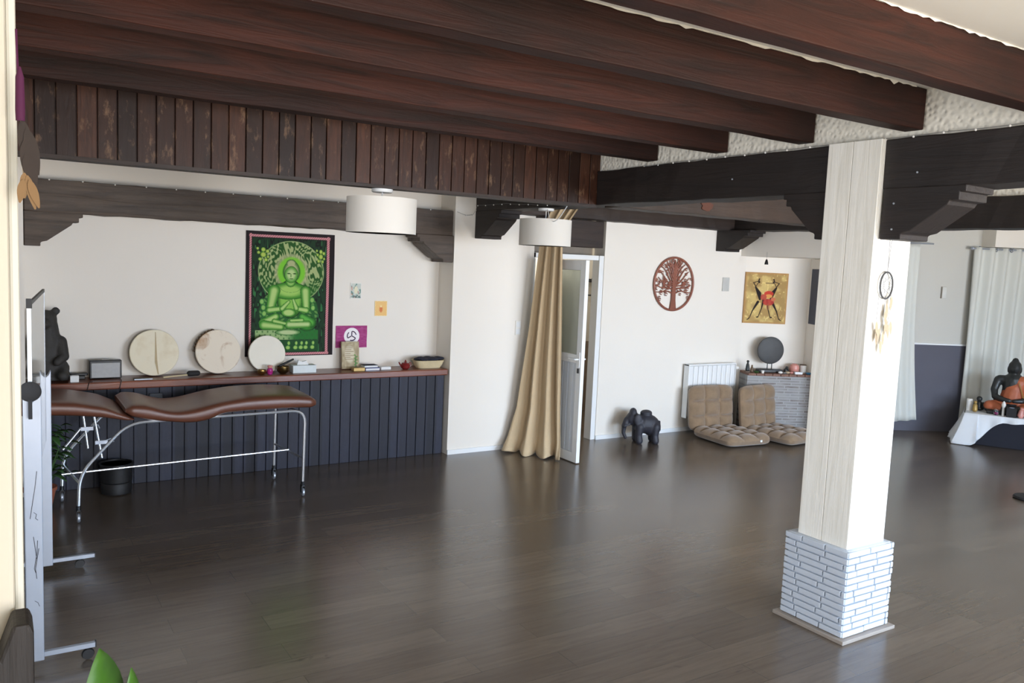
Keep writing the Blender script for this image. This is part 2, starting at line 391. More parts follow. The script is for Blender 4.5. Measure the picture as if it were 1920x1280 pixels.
# south wall with two window openings
sw = MB()
for a in ((-.9, .1), (2.7, 3.9), (9.1, 13.2)): sw.box(a[0], a[1], -3.2, -3.0, 0, ZC)
for a in ((.1, 2.7, .8, 2.6), (3.9, 9.1, .6, 2.6)):
    sw.box(a[0], a[1], -3.2, -3.0, 0, a[2]); sw.box(a[0], a[1], -3.2, -3.0, a[3], ZC)
struct(sw, 'wall_front', M['wall'], smooth=False)
for k, (x0, x1, z0, z1) in enumerate(((.1, 2.7, .8, 2.6), (3.9, 9.1, .6, 2.6))):
    fr = MB(); n = 2 if k == 0 else 4
    for i in range(n+1):
        x = x0+(x1-x0)*i/n; fr.box(max(x0, x-.03), min(x1, x+.03), -3.14, -3.08, z0, z1)
    fr.box(x0, x1, -3.14, -3.08, z0, z0+.06); fr.box(x0, x1, -3.14, -3.08, z1-.06, z1)
    w = struct(fr, 'window_%d' % (k+1), M['white_pvc'], smooth=False)
    MB().box(x0+.03, x1-.03, -3.115, -3.105, z0+.06, z1-.06).build('window_pane', M['glass'], w, smooth=False)
# pier between hearth and diagonal wall, bulkhead over the hearth recess
struct(MB().box(.9, 1.42, -.62, 0, 0, 2.29, mD()), 'wall_pier', M['wall'], smooth=False)
struct(MB().box(8.4, 8.9, 5.75, 7.62, 2.29, ZC), 'wall_bulkhead', M['wall'], smooth=False)
struct(MB().box(3.29, 5.0, -.28, 0, 2.56, ZC, mD()), 'wall_bulkhead_right', M['wall'], smooth=False)
# hall behind the door
struct(MB().box(4.6, 7.4, 9.3, 9.4, 0, 2.7), 'wall_hall_back', M['hall'], smooth=False)
struct(MB().box(4.6, 7.4, 9.26, 9.3, 0, 1.0), 'trim_hall_dado', plain('brown_dado', (112, 98, 84), .7), smooth=False)
struct(MB().box(4.5, 4.6, 8.1, 9.4, 0, 2.7).box(7.4, 7.5, 7.82, 9.4, 0, 2.7), 'wall_hall_sides', M['hall'], smooth=False)
struct(MB().box(4.6, 7.4, 8.1, 9.4, 2.6, 2.7), 'ceiling_hall', M['ceil'], smooth=False)
hl = bpy.data.lights.new('hall_lamp_light', 'POINT'); hl.energy = 40; hl.shadow_soft_size = .15; hl.color = (1, .93, .84)  # added fill light without a fixture, brightens the hall behind the door
ho = bpy.data.objects.new('hall_lamp_light', hl); COL.objects.link(ho); ho.location = (6.3, 8.7, 2.3)
# baseboards
struct(MB().box(4.09, 5.05, 7.605, 7.62, 0, .05), 'baseboard_back_middle', M['white_pvc'], smooth=False)
struct(MB().box(6.1, 8.45, 7.605, 7.62, 0, .05), 'baseboard_back_right', M['white_pvc'], smooth=False)

# white wall end and its moulding close to the camera, with the dark timber foot
jm = MB().box(-.9, .018, 1.16, 1.4, 0, ZC)
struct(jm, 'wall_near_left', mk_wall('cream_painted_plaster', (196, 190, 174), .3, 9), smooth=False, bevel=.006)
struct(MB().box(.018, .029, 1.2, 1.36, 1.56, ZC), 'trim_near_left', plain('cream_trim', (200, 198, 186), .5, var=.03), smooth=False, bevel=.004)
rl = MB().prism([(-.5, .9), (.036, .9), (.036, 1.628), (.032, 1.64), (.014, 1.64), (.0, 1.60), (-.5, 1.57)], 1.10, 1.157, 'Y')
tag(rl.build('newel_block', wood('near_black_wood', (14, 11, 10), (36, 26, 21), 'Z', .6), None, smooth=False, bevel=.004),
    'very dark timber block at the bottom left corner, against the cream wall end', 'wooden post')

# ---------------------------------------------------------------- beams
def hewn(x0, x1, y0, y1, z0, z1, axis, seed, amp=.006, step=.12):
    r = random.Random(seed); mb = MB(); L = (x1-x0) if axis == 'X' else (y1-y0); n = max(2, int(L/step)); P = []
    for i in range(n+1):
        t = i/n; ring = []
        for a, b in ((0, 0), (1, 0), (1, 1), (0, 1)):
            e = lambda: (r.random()-.5)*amp*2
            if axis == 'X': ring.append((x0+L*t, y0+(y1-y0)*a+e(), z0+(z1-z0)*b+(e() if b == 0 else 0)))
            else: ring.append((x0+(x1-x0)*a+e(), y0+L*t, z0+(z1-z0)*b+e()))
        P.append(ring)
    vs = [p for ring in P for p in ring]
    fs = [(i*4+j, i*4+(j+1) % 4, i*4+4+(j+1) % 4, i*4+4+j) for i in range(n) for j in range(4)]+[(0, 1, 2, 3), (n*4, n*4+1, n*4+2, n*4+3)]
    return mb.add(vs, fs)
names = ['reddish-brown ceiling joist right beside the plank boarding, farthest of the five', 'second ceiling joist counted out from the plank boarding',
         'third ceiling joist from the boarding, with white filler along its top edge', 'fourth ceiling joist, whose end stops left above the white column',
         'nearest ceiling joist, crossing the top right corner of the photo']
for k, y in enumerate((4.68, 3.99, 3.30, 2.61, 1.92)):
    b = hewn(-.75, 4.2, y, y+.11, 2.885, ZC-.002, 'X', k, .0025, .25)
    o = b.build('ceiling_joist', M['joist'], None, smooth=False, bevel=.006); tag(o, names[k], 'beam', 'ceiling joists')
    cm = MB(); r = random.Random(k+20); P = []
    for i in range(120):
        x = -.7+4.8*i/119; hgt = .004+.014*max(0, r.random()-.35)+(.01 if r.random() > .93 else 0)
        P.append([(x, y-.004, ZC), (x, y-.006, ZC-hgt)])
    cm.grid(P).build('filler_line', M['ceil'], o, smooth=False)
# stucco band over the main beam
struct(MB().box(4.21, 4.4, -3.0, 5.36, 2.84, ZC), 'wall_band_over_beam', M['stucco'], smooth=False)
cb = hewn(4.17, 4.45, -2.9, 5.36, 2.58, 2.85, 'Y', 50, .005).build('main_beam', M['dark_y'], None, smooth=False, bevel=.008)
tag(cb, 'long nearly black ceiling beam passing through the top of the white column', 'beam')
def corbel_prof(L, H, flip=1, o=0):  # (along, z) measured from wall/post end; steps as in the photo
    p = [(0, 0), (L, 0), (L, -.13*H), (L*.93, -.13*H), (L*.93, -.28*H), (L*.83, -.28*H), (L*.80, -.36*H), (L*.38, -.84*H), (L*.3, -.87*H), (L*.27, -.9*H), (L*.27, -H), (0, -H)]
    return [(o+flip*a, b) for a, b in p]
def corbel(parent, prof, z, h0, h1, axis, mat):
    MB().prism([(a, z+b) for a, b in prof], h0, h1, axis).build('corbel', mat, parent, smooth=False, bevel=.006)
corbel(cb, corbel_prof(.46, .28, -1, 2.79), 2.585, 4.165, 4.43, 'X', M['dark_y'])
corbel(cb, corbel_prof(.34, .28, 1, 3.13), 2.585, 4.165, 4.43, 'X', M['dark_y'])
nl = MB()
for y, z in ((2.72, 2.5), (2.72, 2.36), (3.9, 2.7), (2.6, 2.66)): nl.ball((4.163, y, z), .006, 8, 5)
nl.build('nail_head', M['alu'], cb)
# fairy lights wire along the beam
b2 = hewn(4.33, 4.60, 5.5, 7.62, 2.6, 2.86, 'Y', 51, .005).build('back_beam', M['dark_y'], None, smooth=False, bevel=.008)
tag(b2, 'short dark beam from the boarding to the white wall left of the curtain', 'beam')
corbel(b2, corbel_prof(.52, .29, -1, 7.62), 2.605, 4.33, 4.58, 'X', M['dark_y'])
b3 = hewn(4.42, 8.4, 7.40, 7.64, 2.6, 2.86, 'X', 52, .004).build('back_wall_beam', M['dark_x'], None, smooth=False, bevel=.006)
tag(b3, 'dark beam along the top of the white wall with the tree of life disc', 'beam')
b4 = hewn(4.45, 8.02, 5.36, 5.6, 2.58, 2.84, 'X', 53, .004).build('cross_beam', M['soffit'], None, smooth=False, bevel=.006)
tag(b4, 'brown beam with a light lower edge continuing the boarding line behind the main beam', 'beam')
MB().prism([(5.42+.07*math.cos(a*PI/8)*(1+.25*math.sin(a*2.1)), 2.66+.045*math.sin(a*PI/8)) for a in range(16)], 5.35, 5.358, 'Y').build('orange_knot', plain('orange_knot', (84, 46, 30), .7), b4, smooth=False)
b5 = hewn(8.0, 8.3, -3.0, 7.62, 2.6, 2.9, 'Y', 54, .004).build('far_beam', M['dark_y'], None, smooth=False, bevel=.006)
tag(b5, 'far dark beam along the right side, over the hearth and the curtains', 'beam')
corbel(b5, corbel_prof(.56, .27, -1, 7.62), 2.605, 7.92, 8.2, 'X', M['dark_y'])
struct(MB().box(8.05, 8.3, -3.0, 7.62, 2.9, ZC), 'wall_band_far', M['stucco'], smooth=False)
b6 = hewn(.22, 4.085, 7.65, 7.9, 2.325, 2.59, 'X', 55, .006).build('recess_beam', M['wallbeam'], None, smooth=False, bevel=.008)
tag(b6, 'weathered grey-brown beam across the wall above the green tapestry', 'beam')
corbel(b6, corbel_prof(.42, .28, 1, .22), 2.33, 7.65, 7.9, 'Y', M['wallbeam'])
corbel(b6, corbel_prof(.42, .28, -1, 4.08), 2.33, 7.62, 7.9, 'Y', M['wallbeam'])
lt = MB().box(5.0, 6.1, 7.66, 7.9, 2.29, 2.6).build('door_lintel', M['dark_x'], None, smooth=False, bevel=.006)
tag(lt, 'dark wooden lintel in the opening above the white door', 'beam')
# plank boarding
bd = thing('plank_boarding', (0, 5.36, 2.56), 'brown vertical plank boarding hanging below the ceiling joists across the room', 'wood panelling')
mb = MB(); r = random.Random(3)
for i in range(47):
    x = -.735+i*.105; y = .004*r.random(); mb.box(x+.003, x+.102, y, y+.02, .02, ZC-2.562)
mb.box(-.74, 4.16, .022, .04, .02, ZC-2.562)
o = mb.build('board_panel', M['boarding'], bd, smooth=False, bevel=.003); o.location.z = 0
mb = MB().box(-.74, 4.17, -.006, .12, 0, .022); mb.build('bottom_trim', M['dark_x'], bd, smooth=False)

# ---------------------------------------------------------------- column
cl = thing('column', (4.31, 2.99, 0), 'square white wood-clad column with a white brick base', 'column')
x0, x1, y0, y1 = -.18, .17, -.19, .15     # shaft, local
sh = MB()
for a, b in ((y0, y0+.175), (y0+.178, y1)): sh.box(x0, x0+.02, a, b, .5, 2.853)
for a, b in ((x0+.02, x0+.21), (x0+.213, x1)): sh.box(a, b, y0, y0+.02, .5, 2.853)
sh.box(x0+.021, x1, y0+.021, y1, .5, 2.853)
o = sh.build('shaft', M['white_wood'], cl, smooth=False, bevel=.003)
bx0, bx1, by0, by1 = -.225, .215, -.235, .205
br = MB().box(bx0+.016, bx1-.016, by0+.016, by1-.016, .02, .53); r = random.Random(9)
nr = 13; hrow = .51/nr
for i in range(nr):
    z = .022+i*hrow; off = (0, .07, .13, .05)[i % 4]
    for side in range(4):
        L = (by1-by0) if side in (0, 2) else (bx1-bx0); t = -off
        while t < L-.004:
            w = .205 if (i+side) % 2 else .16; a = max(0, t)+.004; b = min(L, t+w)-.004; t += w
            if b-a < .015: continue
            d = .004*r.random()
            if side == 0: br.box(bx0-d, bx0+.02, by0+a, by0+b, z+.004, z+hrow-.004)
            elif side == 1: br.box(bx0+a, bx0+b, by0-d, by0+.02, z+.004, z+hrow-.004)
            elif side == 2: br.box(bx1-.02, bx1+d, by0+a, by0+b, z+.004, z+hrow-.004)
            else: br.box(bx0+a, bx0+b, by1-.02, by1+d, z+.004, z+hrow-.004)
br.build('brick_base', M['white_brick'], cl, smooth=False, bevel=.004)
MB().box(bx0-.03, bx1+.03, by0-.03, by1+.03, 0, .022).build('plinth', M['plinth'], cl, smooth=False, bevel=.003)
# ---------------------------------------------------------------- wainscot and counter
ws = thing('wainscot', (0, 7.7, 0), 'navy vertical plank panelling under the wooden counter', 'wood panelling')
mb = MB(); r = random.Random(5)
for i in range(37):
    x = .185+i*.105; mb.box(max(x, .215)+.003, x+.102, .003*r.random(), .02, 0, .862)
mb.box(.22, 4.08, .02, .04, 0, .862); mb.build('board_panel', M['wains'], ws, smooth=False, bevel=.003)
tag(MB().box(.22, 4.06, 7.6, 7.945, .864, .93).build('counter_top', M['counter'], None, smooth=False, bevel=.01),
    'long reddish wooden counter top along the wall below the tapestry', 'counter')
#OBJECTS#
# ================================================================= THINGS
def shift(mb, x, y, z=0):
    mb.v = [(a-x, b-y, c-z) for a, b, c in mb.v]; return mb
CZ = .931   # counter height
# ---- tapestry
def f_tap(U, V):
    X = U*880+5; Y = V*1245+5; sh = X.shape+(3,)
    n1 = nz(U, V, 40, 1); n2 = nz(U, V*.4, 60, 2); n3 = nz(U, V, 22, 3)
    C = np.zeros(sh)+np.array([18., 60, 30]); C = lerp(C, (10, 18, 14), sst(.45, .7, n2)); C = lerp(C, (40, 130, 60), sst(.7, .9, n2))
    def blob(C, sdf, dark, light, k=.5, line=(12, 60, 14)):
        C = lerp(C, line, sst(-.06, .0, sdf)); t = sst(0, k, sdf)
        col = np.array(dark, float)*(1-t[..., None])+np.array(light, float)*t[..., None]
        return np.where((sdf > .015)[..., None], col, C)
    h = ell(X, Y, 450, 400, 325, 308)
    wx, wy = nz(U, V, 11, 31)*5, nz(U, V, 11, 32)*5; sc = np.sin(X*.07+2.2*wx)*np.sin(Y*.075+2.2*wy)+.35*np.sin(X*.2+wy*3)
    lf = (np.array([30., 96, 26])*(1-sst(-.1, .35, sc+.5*(n1-.5))[..., None])+np.array([176., 200, 120])*sst(-.1, .35, sc+.5*(n1-.5))[..., None])
    lf = lerp(lf, (24, 120, 30), sst(420, 700, Y)*.7)
    C = np.where((h > 0)[..., None], lf, C); C = lerp(C, (170, 205, 120), sst(-.02, 0, h)*(1-sst(.0, .03, h)))
    g = ell(X, Y, 447, 400, 175, 190); C = lerp(C, (196, 200, 140), sst(-.05, .1, g)*.75); C = lerp(C, (120, 235, 30), sst(.12, .3, g)*.95); C = lerp(C, (24, 110, 20), sst(.42, .6, g)*.9)
    side = np.minimum(ell(X, Y, 430, 800, 300, 260), 1); sd = sst(0, .05, side)*(h < 0)
    C = lerp(C, (28, 112, 40), sd*.9); C = lerp(C, (110, 180, 70), sd*sst(.15, .5, np.sin(X*.09+2*np.sin(Y*.05))*np.sin(Y*.08))*.8)
    D_, L_ = (44, 150, 24), (190, 236, 120)
    C = blob(C, ell(X, Y, 420, 1010, 120, 36), (90, 160, 60), (200, 225, 150))
    C = np.where(((Y > 985) & (Y < 1085) & (X > 100) & (X < 730))[..., None], lerp(np.zeros(sh)+np.array([160., 205, 120]), (26, 130, 40), sst(380, 520, X)), C)
    C = lerp(C, (40, 110, 40), ((Y > 985) & (Y < 1085) & (X > 100) & (X < 730))*sst(.4, .8, np.sin(X*.12)*np.sin((Y-985)*.09))*.7)
    C = np.where(((Y > 1088) & (Y < 1205) & (X > 100) & (X < 735))[..., None], np.array([20., 84, 34]), C)
    for x in (430, 505, 560, 610, 680):
        C = blob(C, np.maximum(ell(X, Y, x, 1120, 15, 22), ell(X, Y, x-8, 1165, 24, 22)), (60, 160, 50), (170, 220, 90))
    C = blob(C, ell(X, Y, 420, 1010, 125, 30), (70, 150, 60), (196, 224, 150))
    C = blob(C, ell(X, Y, 610, 920, 95, 75), (20, 110, 24), (60, 190, 40))
    C = blob(C, ell(X, Y, 440, 670, 130, 190), (34, 120, 20), (140, 222, 70), .35)
    C = blob(C, ell(X, Y, 430, 590, 185, 85), D_, (168, 232, 90), .6)
    C = blob(C, ell(X, Y, 425, 810, 72, 42), D_, L_)
    C = blob(C, cap(X, Y, 280, 590, 245, 770, 58, 40), D_, L_, .8)
    C = blob(C, cap(X, Y, 590, 590, 600, 770, 52, 38), D_, L_, .8)
    C = blob(C, cap(X, Y, 235, 785, 360, 770, 32, 26), D_, L_, .8); C = blob(C, cap(X, Y, 360, 770, 425, 700, 26, 16), D_, L_, .8)
    C = blob(C, cap(X, Y, 600, 785, 510, 770, 32, 24), D_, L_, .8); C = blob(C, cap(X, Y, 500, 765, 470, 680, 26, 14), D_, L_, .8)
    C = blob(C, cap(X, Y, 300, 850, 180, 915, 34, 46), D_, L_, .8); C = blob(C, cap(X, Y, 560, 850, 650, 910, 34, 52), (24, 120, 24), (90, 205, 60), .8)
    C = blob(C, cap(X, Y, 185, 935, 350, 955, 48, 34), D_, L_, .9); C = blob(C, cap(X, Y, 430, 930, 620, 928, 42, 38), D_, (200, 236, 140), .9)
    C = blob(C, cap(X, Y, 285, 895, 390, 920, 24, 18), D_, L_, .9); C = blob(C, cap(X, Y, 450, 890, 560, 885, 18, 20), D_, L_, .9)
    C = blob(C, ell(X, Y, 440, 500, 48, 50), D_, (150, 220, 90))
    C = blob(C, np.maximum(ell(X, Y, 447, 395, 82, 108), ell(X, Y, 442, 315, 50, 42)), (60, 130, 40), (186, 196, 130), .4, (16, 90, 14))
    C = blob(C, ell(X, Y, 444, 425, 66, 82), (70, 170, 40), (196, 232, 140), .6)
    for x in (420, 478): C = lerp(C, (20, 90, 16), sst(0, .3, ell(X, Y, x, 415, 22, 6)))
    C = lerp(C, (30, 110, 20), sst(0, .3, ell(X, Y, 447, 468, 22, 6))); C = lerp(C, (60, 140, 30), sst(0, .5, ell(X, Y, 441, 435, 6, 24)))
    C = lerp(C, (60, 150, 40), sst(0, .02, ell(X, Y, 440, 545, 110, 62))*(1-sst(.02, .07, ell(X, Y, 440, 545, 110, 62)))*(Y > 545))
    for cx in (170, 745):
        for a, b, r in ((0, -50, 22), (0, 0, 28), (-45, -20, 16), (40, -35, 18), (-30, 45, 18), (25, 50, 17), (-55, -60, 14), (45, 20, 13)):
            C = blob(C, ell(X, Y, cx+a*(.75 if cx > 500 else 1), 235+b, r*(.8 if cx > 500 else 1), r), (90, 170, 30), (196, 226, 80))
    for a, b in ((160, 700), (175, 760), (185, 820), (660, 680), (670, 760)): C = blob(C, ell(X, Y, a, b, 24, 30), (40, 150, 50), (150, 215, 90))
    inner = (X > 64) & (X < 800) & (Y > 70) & (Y < 1212)
    band = (~inner) & (X > 32) & (X < 842) & (Y > 32) & (Y < 1240)
    C = np.where((~inner)[..., None], np.array([26., 20, 24]), C)
    bead = .5+.5*np.sin(X*.34)*0+.5*np.sign(np.sin((X+Y)*.26))*.5
    bc = lerp(np.zeros(sh)+np.array([214., 146, 150]), (140, 84, 92), (sst(.2, .9, np.sin((X+Y)*.27))))
    C = C*.86+np.array([14., 10, 10])+.0*C; gm = C.mean(-1, keepdims=True); C = gm+(C-gm)*.82
    core = band & (((X > 38) & (X < 58)) | ((X > 806) & (X < 834)) | ((Y > 38) & (Y < 62)) | (Y > 1217))
    return np.where(core[..., None], bc, C)
t = painted('tapestry', .87, 1.205, 230, 320, f_tap, M['paint'], None, .006, .008)
t.location = (2.035, 7.942, 1.07); tag(t, 'green batik tapestry of a seated meditating figure on the white wall', 'tapestry')
# ---- small prints
def f_c1(U, V):
    C = np.zeros(U.shape+(3,))+np.array([200., 206, 196]); n = nz(U, V, 9, 5)
    C = lerp(C, (90, 130, 120), sst(.5, .75, n)); C = lerp(C, (190, 130, 110), sst(.6, .8, nz(U, V, 7, 8))*.7)
    C = lerp(C, (226, 220, 190), sst(0, .3, ell(U, V, .5, .45, .2, .28))); C = lerp(C, (90, 110, 104), (V > .78)*sst(.3, .7, nz(U, V, 14, 9)))
    return np.where(((U < .06) | (U > .94) | (V < .05) | (V > .95))[..., None], np.array([232., 230, 222]), C)
def f_c2(U, V):
    C = np.zeros(U.shape+(3,))+np.array([236., 196, 122]); r = np.hypot((U-.5)*1, (V-.5)*1.15)
    C = lerp(C, (222, 150, 70), sst(.3, .9, np.sin(r*60))*.6); C = lerp(C, (214, 120, 60), sst(0, .4, ell(U, V, .5, .55, .16, .26))); C = lerp(C, (240, 214, 150), sst(0, .3, ell(U, V, .5, .36, .09, .09)))
    return np.where(((U < .05) | (U > .95) | (V < .04) | (V > .96))[..., None], np.array([238., 216, 160]), C)
t = painted('art_print', .121, .164, 40, 50, f_c1, M['print']); t.location = (3.083, 7.946, 1.64); tag(t, 'small pale green print pinned on the wall right of the tapestry', 'print')
t = painted('art_print', .137, .157, 40, 50, f_c2, M['print']); t.location = (3.356, 7.946, 1.464); tag(t, 'small square orange print, lower right one on the white wall', 'print')
def f_flag(U, V):
    X = U*.338; Y = V*.228; n = nz(U, V*3, 12, 4)
    C = lerp(np.zeros(U.shape+(3,))+np.array([150., 52, 112]), (176, 84, 138), n)
    cx, cy = .170, .105; r = np.hypot(X-cx, Y-cy); C = np.where((r < .084)[..., None], np.array([240., 236, 238]), C)
    S = np.full(U.shape, -1.)
    for k in range(3):
        a = math.radians(-90+120*k)
        for j in range(14):
            t0 = j/14; rr = .006+.042*min(1, t0*1.5); aa = a+ (0 if t0 < .62 else (t0-.62)*3.4); bb = a+(0 if t0+.07 < .62 else (t0+.07-.62)*3.4); r2 = .006+.042*min(1, (t0+.07)*1.5)
            S = np.maximum(S, cap(X, Y, cx+rr*math.cos(aa), cy+rr*math.sin(aa), cx+r2*math.cos(bb), cy+r2*math.sin(bb), .0055))
    return lerp(C, (60, 34, 66), sst(-.05, .2, S))
t = painted('purple_flag', .335, .226, 150, 100, f_flag, M['paint'], None, .004, .004); t.location = (2.94, 7.942, 1.138); tag(t, 'purple cloth with a white disc and three-armed spiral above the counter', 'flag')

# ---- massage table
mt = thing('massage_table', (1.3, 7.1, 0), 'brown leather massage table on a wheeled chrome tube frame', 'massage table')
def cushion(st, y0, y1, name, seed=0):
    xs = np.array([s[0] for s in st]); zb = np.array([s[1] for s in st]); zt = np.array([s[2] for s in st])
    n = 64; P = []; X = xs[0]+(xs[-1]-xs[0])*(.5-.5*np.cos(np.linspace(0, PI, n)))
    def itp(a): 
        k = np.interp(X, xs, a); kk = np.convolve(np.pad(k, 2, 'edge'), [.1, .2, .4, .2, .1], 'valid'); return kk
    B, T = itp(zb), itp(zt)
    for i, x in enumerate(X):
        e = min(x-X[0], X[-1]-x); q = (max(0, min(1, e/.045)))**.4; q = max(q, .45) if 0 < i < n-1 else .3
        yc, hy = (y0+y1)/2, (y1-y0)/2*(.9+.1*q); zc, hz = (B[i]+T[i])/2, (T[i]-B[i])/2*(.25+.75*q); ring = []
        for j in range(33):
            a = 2*PI*j/32; c, s_ = math.cos(a), math.sin(a)
            ring.append((x, yc+hy*math.copysign(abs(c)**.3, c), zc+hz*math.copysign(abs(s_)**.5, s_)))
        P.append(ring)
    mb = MB().grid(P); mb.f.append(tuple(range(32))); k = (n-1)*33; mb.f.append(tuple(k+j for j in range(32)))
    return shift(mb, 1.3, 7.1).build(name, M['leather'], mt, ang=60)
cushion([(.84, .80, .87), (.90, .775, .885), (1.0, .745, .875), (1.1, .73, .835), (1.2, .715, .81), (1.32, .70, .82), (1.45, .71, .85), (1.55, .765, .87), (1.75, .77, .895), (2.0, .77, .90), (2.2, .77, .885), (2.33, .765, .865)], 6.71, 7.42, 'long_cushion')
cushion([(-.05, .83, .92), (.1, .83, .94), (.3, .825, .94), (.5, .81, .925), (.7, .785, .88), (.82, .76, .82), (.90, .755, .775)], 6.71, 7.42, 'head_cushion')
def frame_side(dx, y):
    p = [(.52+dx, y, .09), (.53+dx, y, .37), (.86+dx, y, .735), (2.245+dx, y, .752), (2.235+dx, y, .09)]
    return shift(MB().tube(fillet(p, .12), .0125), 1.3, 7.1)
frame_side(0, 6.76).build('tube_frame', M['chrome'], mt); frame_side(-.07, 7.38).build('tube_frame', M['chrome'], mt)
for a, b, r in (((2.236, 6.76, .33), (2.17, 7.38, .33), .01), ((2.2, 6.76, .735), (2.13, 7.38, .735), .01), ((.53, 6.76, .3), (.46, 7.38, .3), .01), ((.43, 7.06, .305), (2.2, 7.06, .345), .009)):
    shift(MB().tube([a, b], r), 1.3, 7.1).build('cross_bar', M['chrome'], mt)
for a, b in (((.58, 7.1, .80), (.616, 7.1, .486)), ((.648, 7.05, .80), (.71, 7.05, .413)), ((.443, 7.1, .489), (.569, 7.1, .652))):
    mb = MB().tube([a, b], .009); shift(mb, 1.3, 7.1).build('support_rod', M['chrome'], mt)
for x, y, z in ((.595, 7.1, .645), (.69, 7.05, .54)):
    mb = MB().box(x-.03, x+.06, y-.015, y+.015, z-.015, z+.015).tube([(x+.05, y-.03, z+.02), (x+.09, y-.03, z+.03), (x+.1, y-.03, z)], .006)
    shift(mb, 1.3, 7.1).build('clamp', M['alu'], mt, bevel=.003)
for x, y, a in ((.52, 6.76, 0), (2.235, 6.76, .3), (.45, 7.38, 1.2), (2.165, 7.38, .2)):
    mb = MB().box(x-.016, x-.012, y-.02, y+.02, .035, .1).box(x+.012, x+.016, y-.02, y+.02, .035, .1).box(x-.016, x+.016, y-.02, y+.02, .088, .1).tube([(x, y, .09), (x, y, .13)], .017)
    c_ = shift(mb, 1.3, 7.1).build('castor', M['black'], mt)
    w_ = MB().lathe([(.0, -.01), (.030, -.011), (.036, -.006), (.036, .006), (.030, .011), (.0, .01)], (x-1.3, y-7.1, .037), 24, 'X').build('wheel', M['alu'], c_)
# bin, socket, pot plant
t = thing('waste_bin', (.86, 7.47, 0), 'dark cylindrical bin on the floor under the massage table', 'bin')
MB().lathe([(.095, 0), (.118, .01), (.122, .09), (.116, .1), (.124, .11), (.128, .25), (.112, .25), (.108, .02), (0, .02)]).build('bin_body', plain('bin_black', (12, 12, 14), .6), t)
MB().lathe([(.128, .25), (.134, .252), (.134, .262), (.12, .262), (.12, .25)]).build('rim', M['black'], t)
tag(MB().box(1.15, 1.26, 7.685, 7.702, .70, .80).build('wall_socket', plain('dark_socket', (60, 62, 68), .4), None, bevel=.004), 'dark socket box under the counter behind the massage table', 'socket')

def leaf_mesh(mb, base, d, L, w, droop=.3, up=(0, 0, 1), fold=.25):
    d = Vector(d).normalized(); side = d.cross(Vector(up)).normalized(); P = []
    for i in range(9):
        t = i/8; c = Vector(base)+d*L*t+Vector((0, 0, -droop*L*t*t)); hw = w*math.sin(PI*min(1, t**.8*1.0))**.9*.5+.0008
        P.append([c-side*hw+Vector((0, 0, fold*hw)), c, c+side*hw+Vector((0, 0, fold*hw))])
    return mb.grid(P)
def plant(name, loc, label, pot, stems, leaves, mat, group=None):
    t = thing(name, loc, label, 'plant', group=group)
    r0, h = pot
    MB().lathe([(r0*.72, 0), (r0, h*.85), (r0*1.08, h*.86), (r0*1.08, h), (r0*.96, h), (r0*.9, h*.8), (0, h*.8)]).build('pot', M['terracotta'], t)
    MB().lathe([(r0*.9, h*.82), (0, h*.86)]).build('soil', M['soil'], t)
    sm = MB(); lm = MB()
    for p, q in stems: sm.tube([p, ((p[0]+q[0])/2+.01, (p[1]+q[1])/2, (p[2]+q[2])/2), q], .004, 6)
    sm.build('stem', M['dkgreen'], t)
    for b, d, L, w, dr in leaves: leaf_mesh(lm, b, d, L, w, dr)
    o = lm.build('foliage', mat, t, solid=.001); return t
r = random.Random(4); lv = []; stm = []
for k in range(46):
    a = r.uniform(-1.2, 1.4); z = r.uniform(.22, .68); R_ = r.uniform(.08, .24)*(1-abs(z-.42)*.8)
    b = (R_*math.cos(a), R_*math.sin(a)*.7, z); lv.append((b, (math.cos(a), math.sin(a)*.6, r.uniform(-.2, .7)), r.uniform(.08, .13), r.uniform(.05, .075), .5))
    if k % 4 == 0: stm.append(((0, 0, .16), b))
plant('potted_plant', (.29, 7.22, 0), 'leafy green pot plant on the floor behind the whiteboard stand, under the massage table', (.11, .18), stm, lv, M['dkgreen'])
# foreground plant, only its leaf tips enter the frame
lv = [((.0, 0, 1.10), (-.05, .05, 1), .225, .115, .02), ((.05, .02, 1.10), (-.02, .02, 1), .165, .055, .02), ((-.06, 0, 1.05), (-.6, .1, .8), .16, .06, .2), ((.1, 0, 1.0), (.35, .1, .9), .14, .05, .2),
      ((0, -.05, .9), (.4, -.5, .6), .22, .08, .3), ((-.02, .05, .95), (-.5, .4, .6), .22, .08, .3), ((.02, 0, .8), (.8, .2, .5), .24, .09, .4), ((0, 0, .75), (-.8, -.2, .5), .24, .09, .4)]
stm = [((0, 0, .3), l[0]) for l in lv]
plant('foreground_plant', (.175, 1.68, 0), 'broad pointed bright green leaves poking up at the bottom left edge', (.14, .34), stm, lv, M['green'])

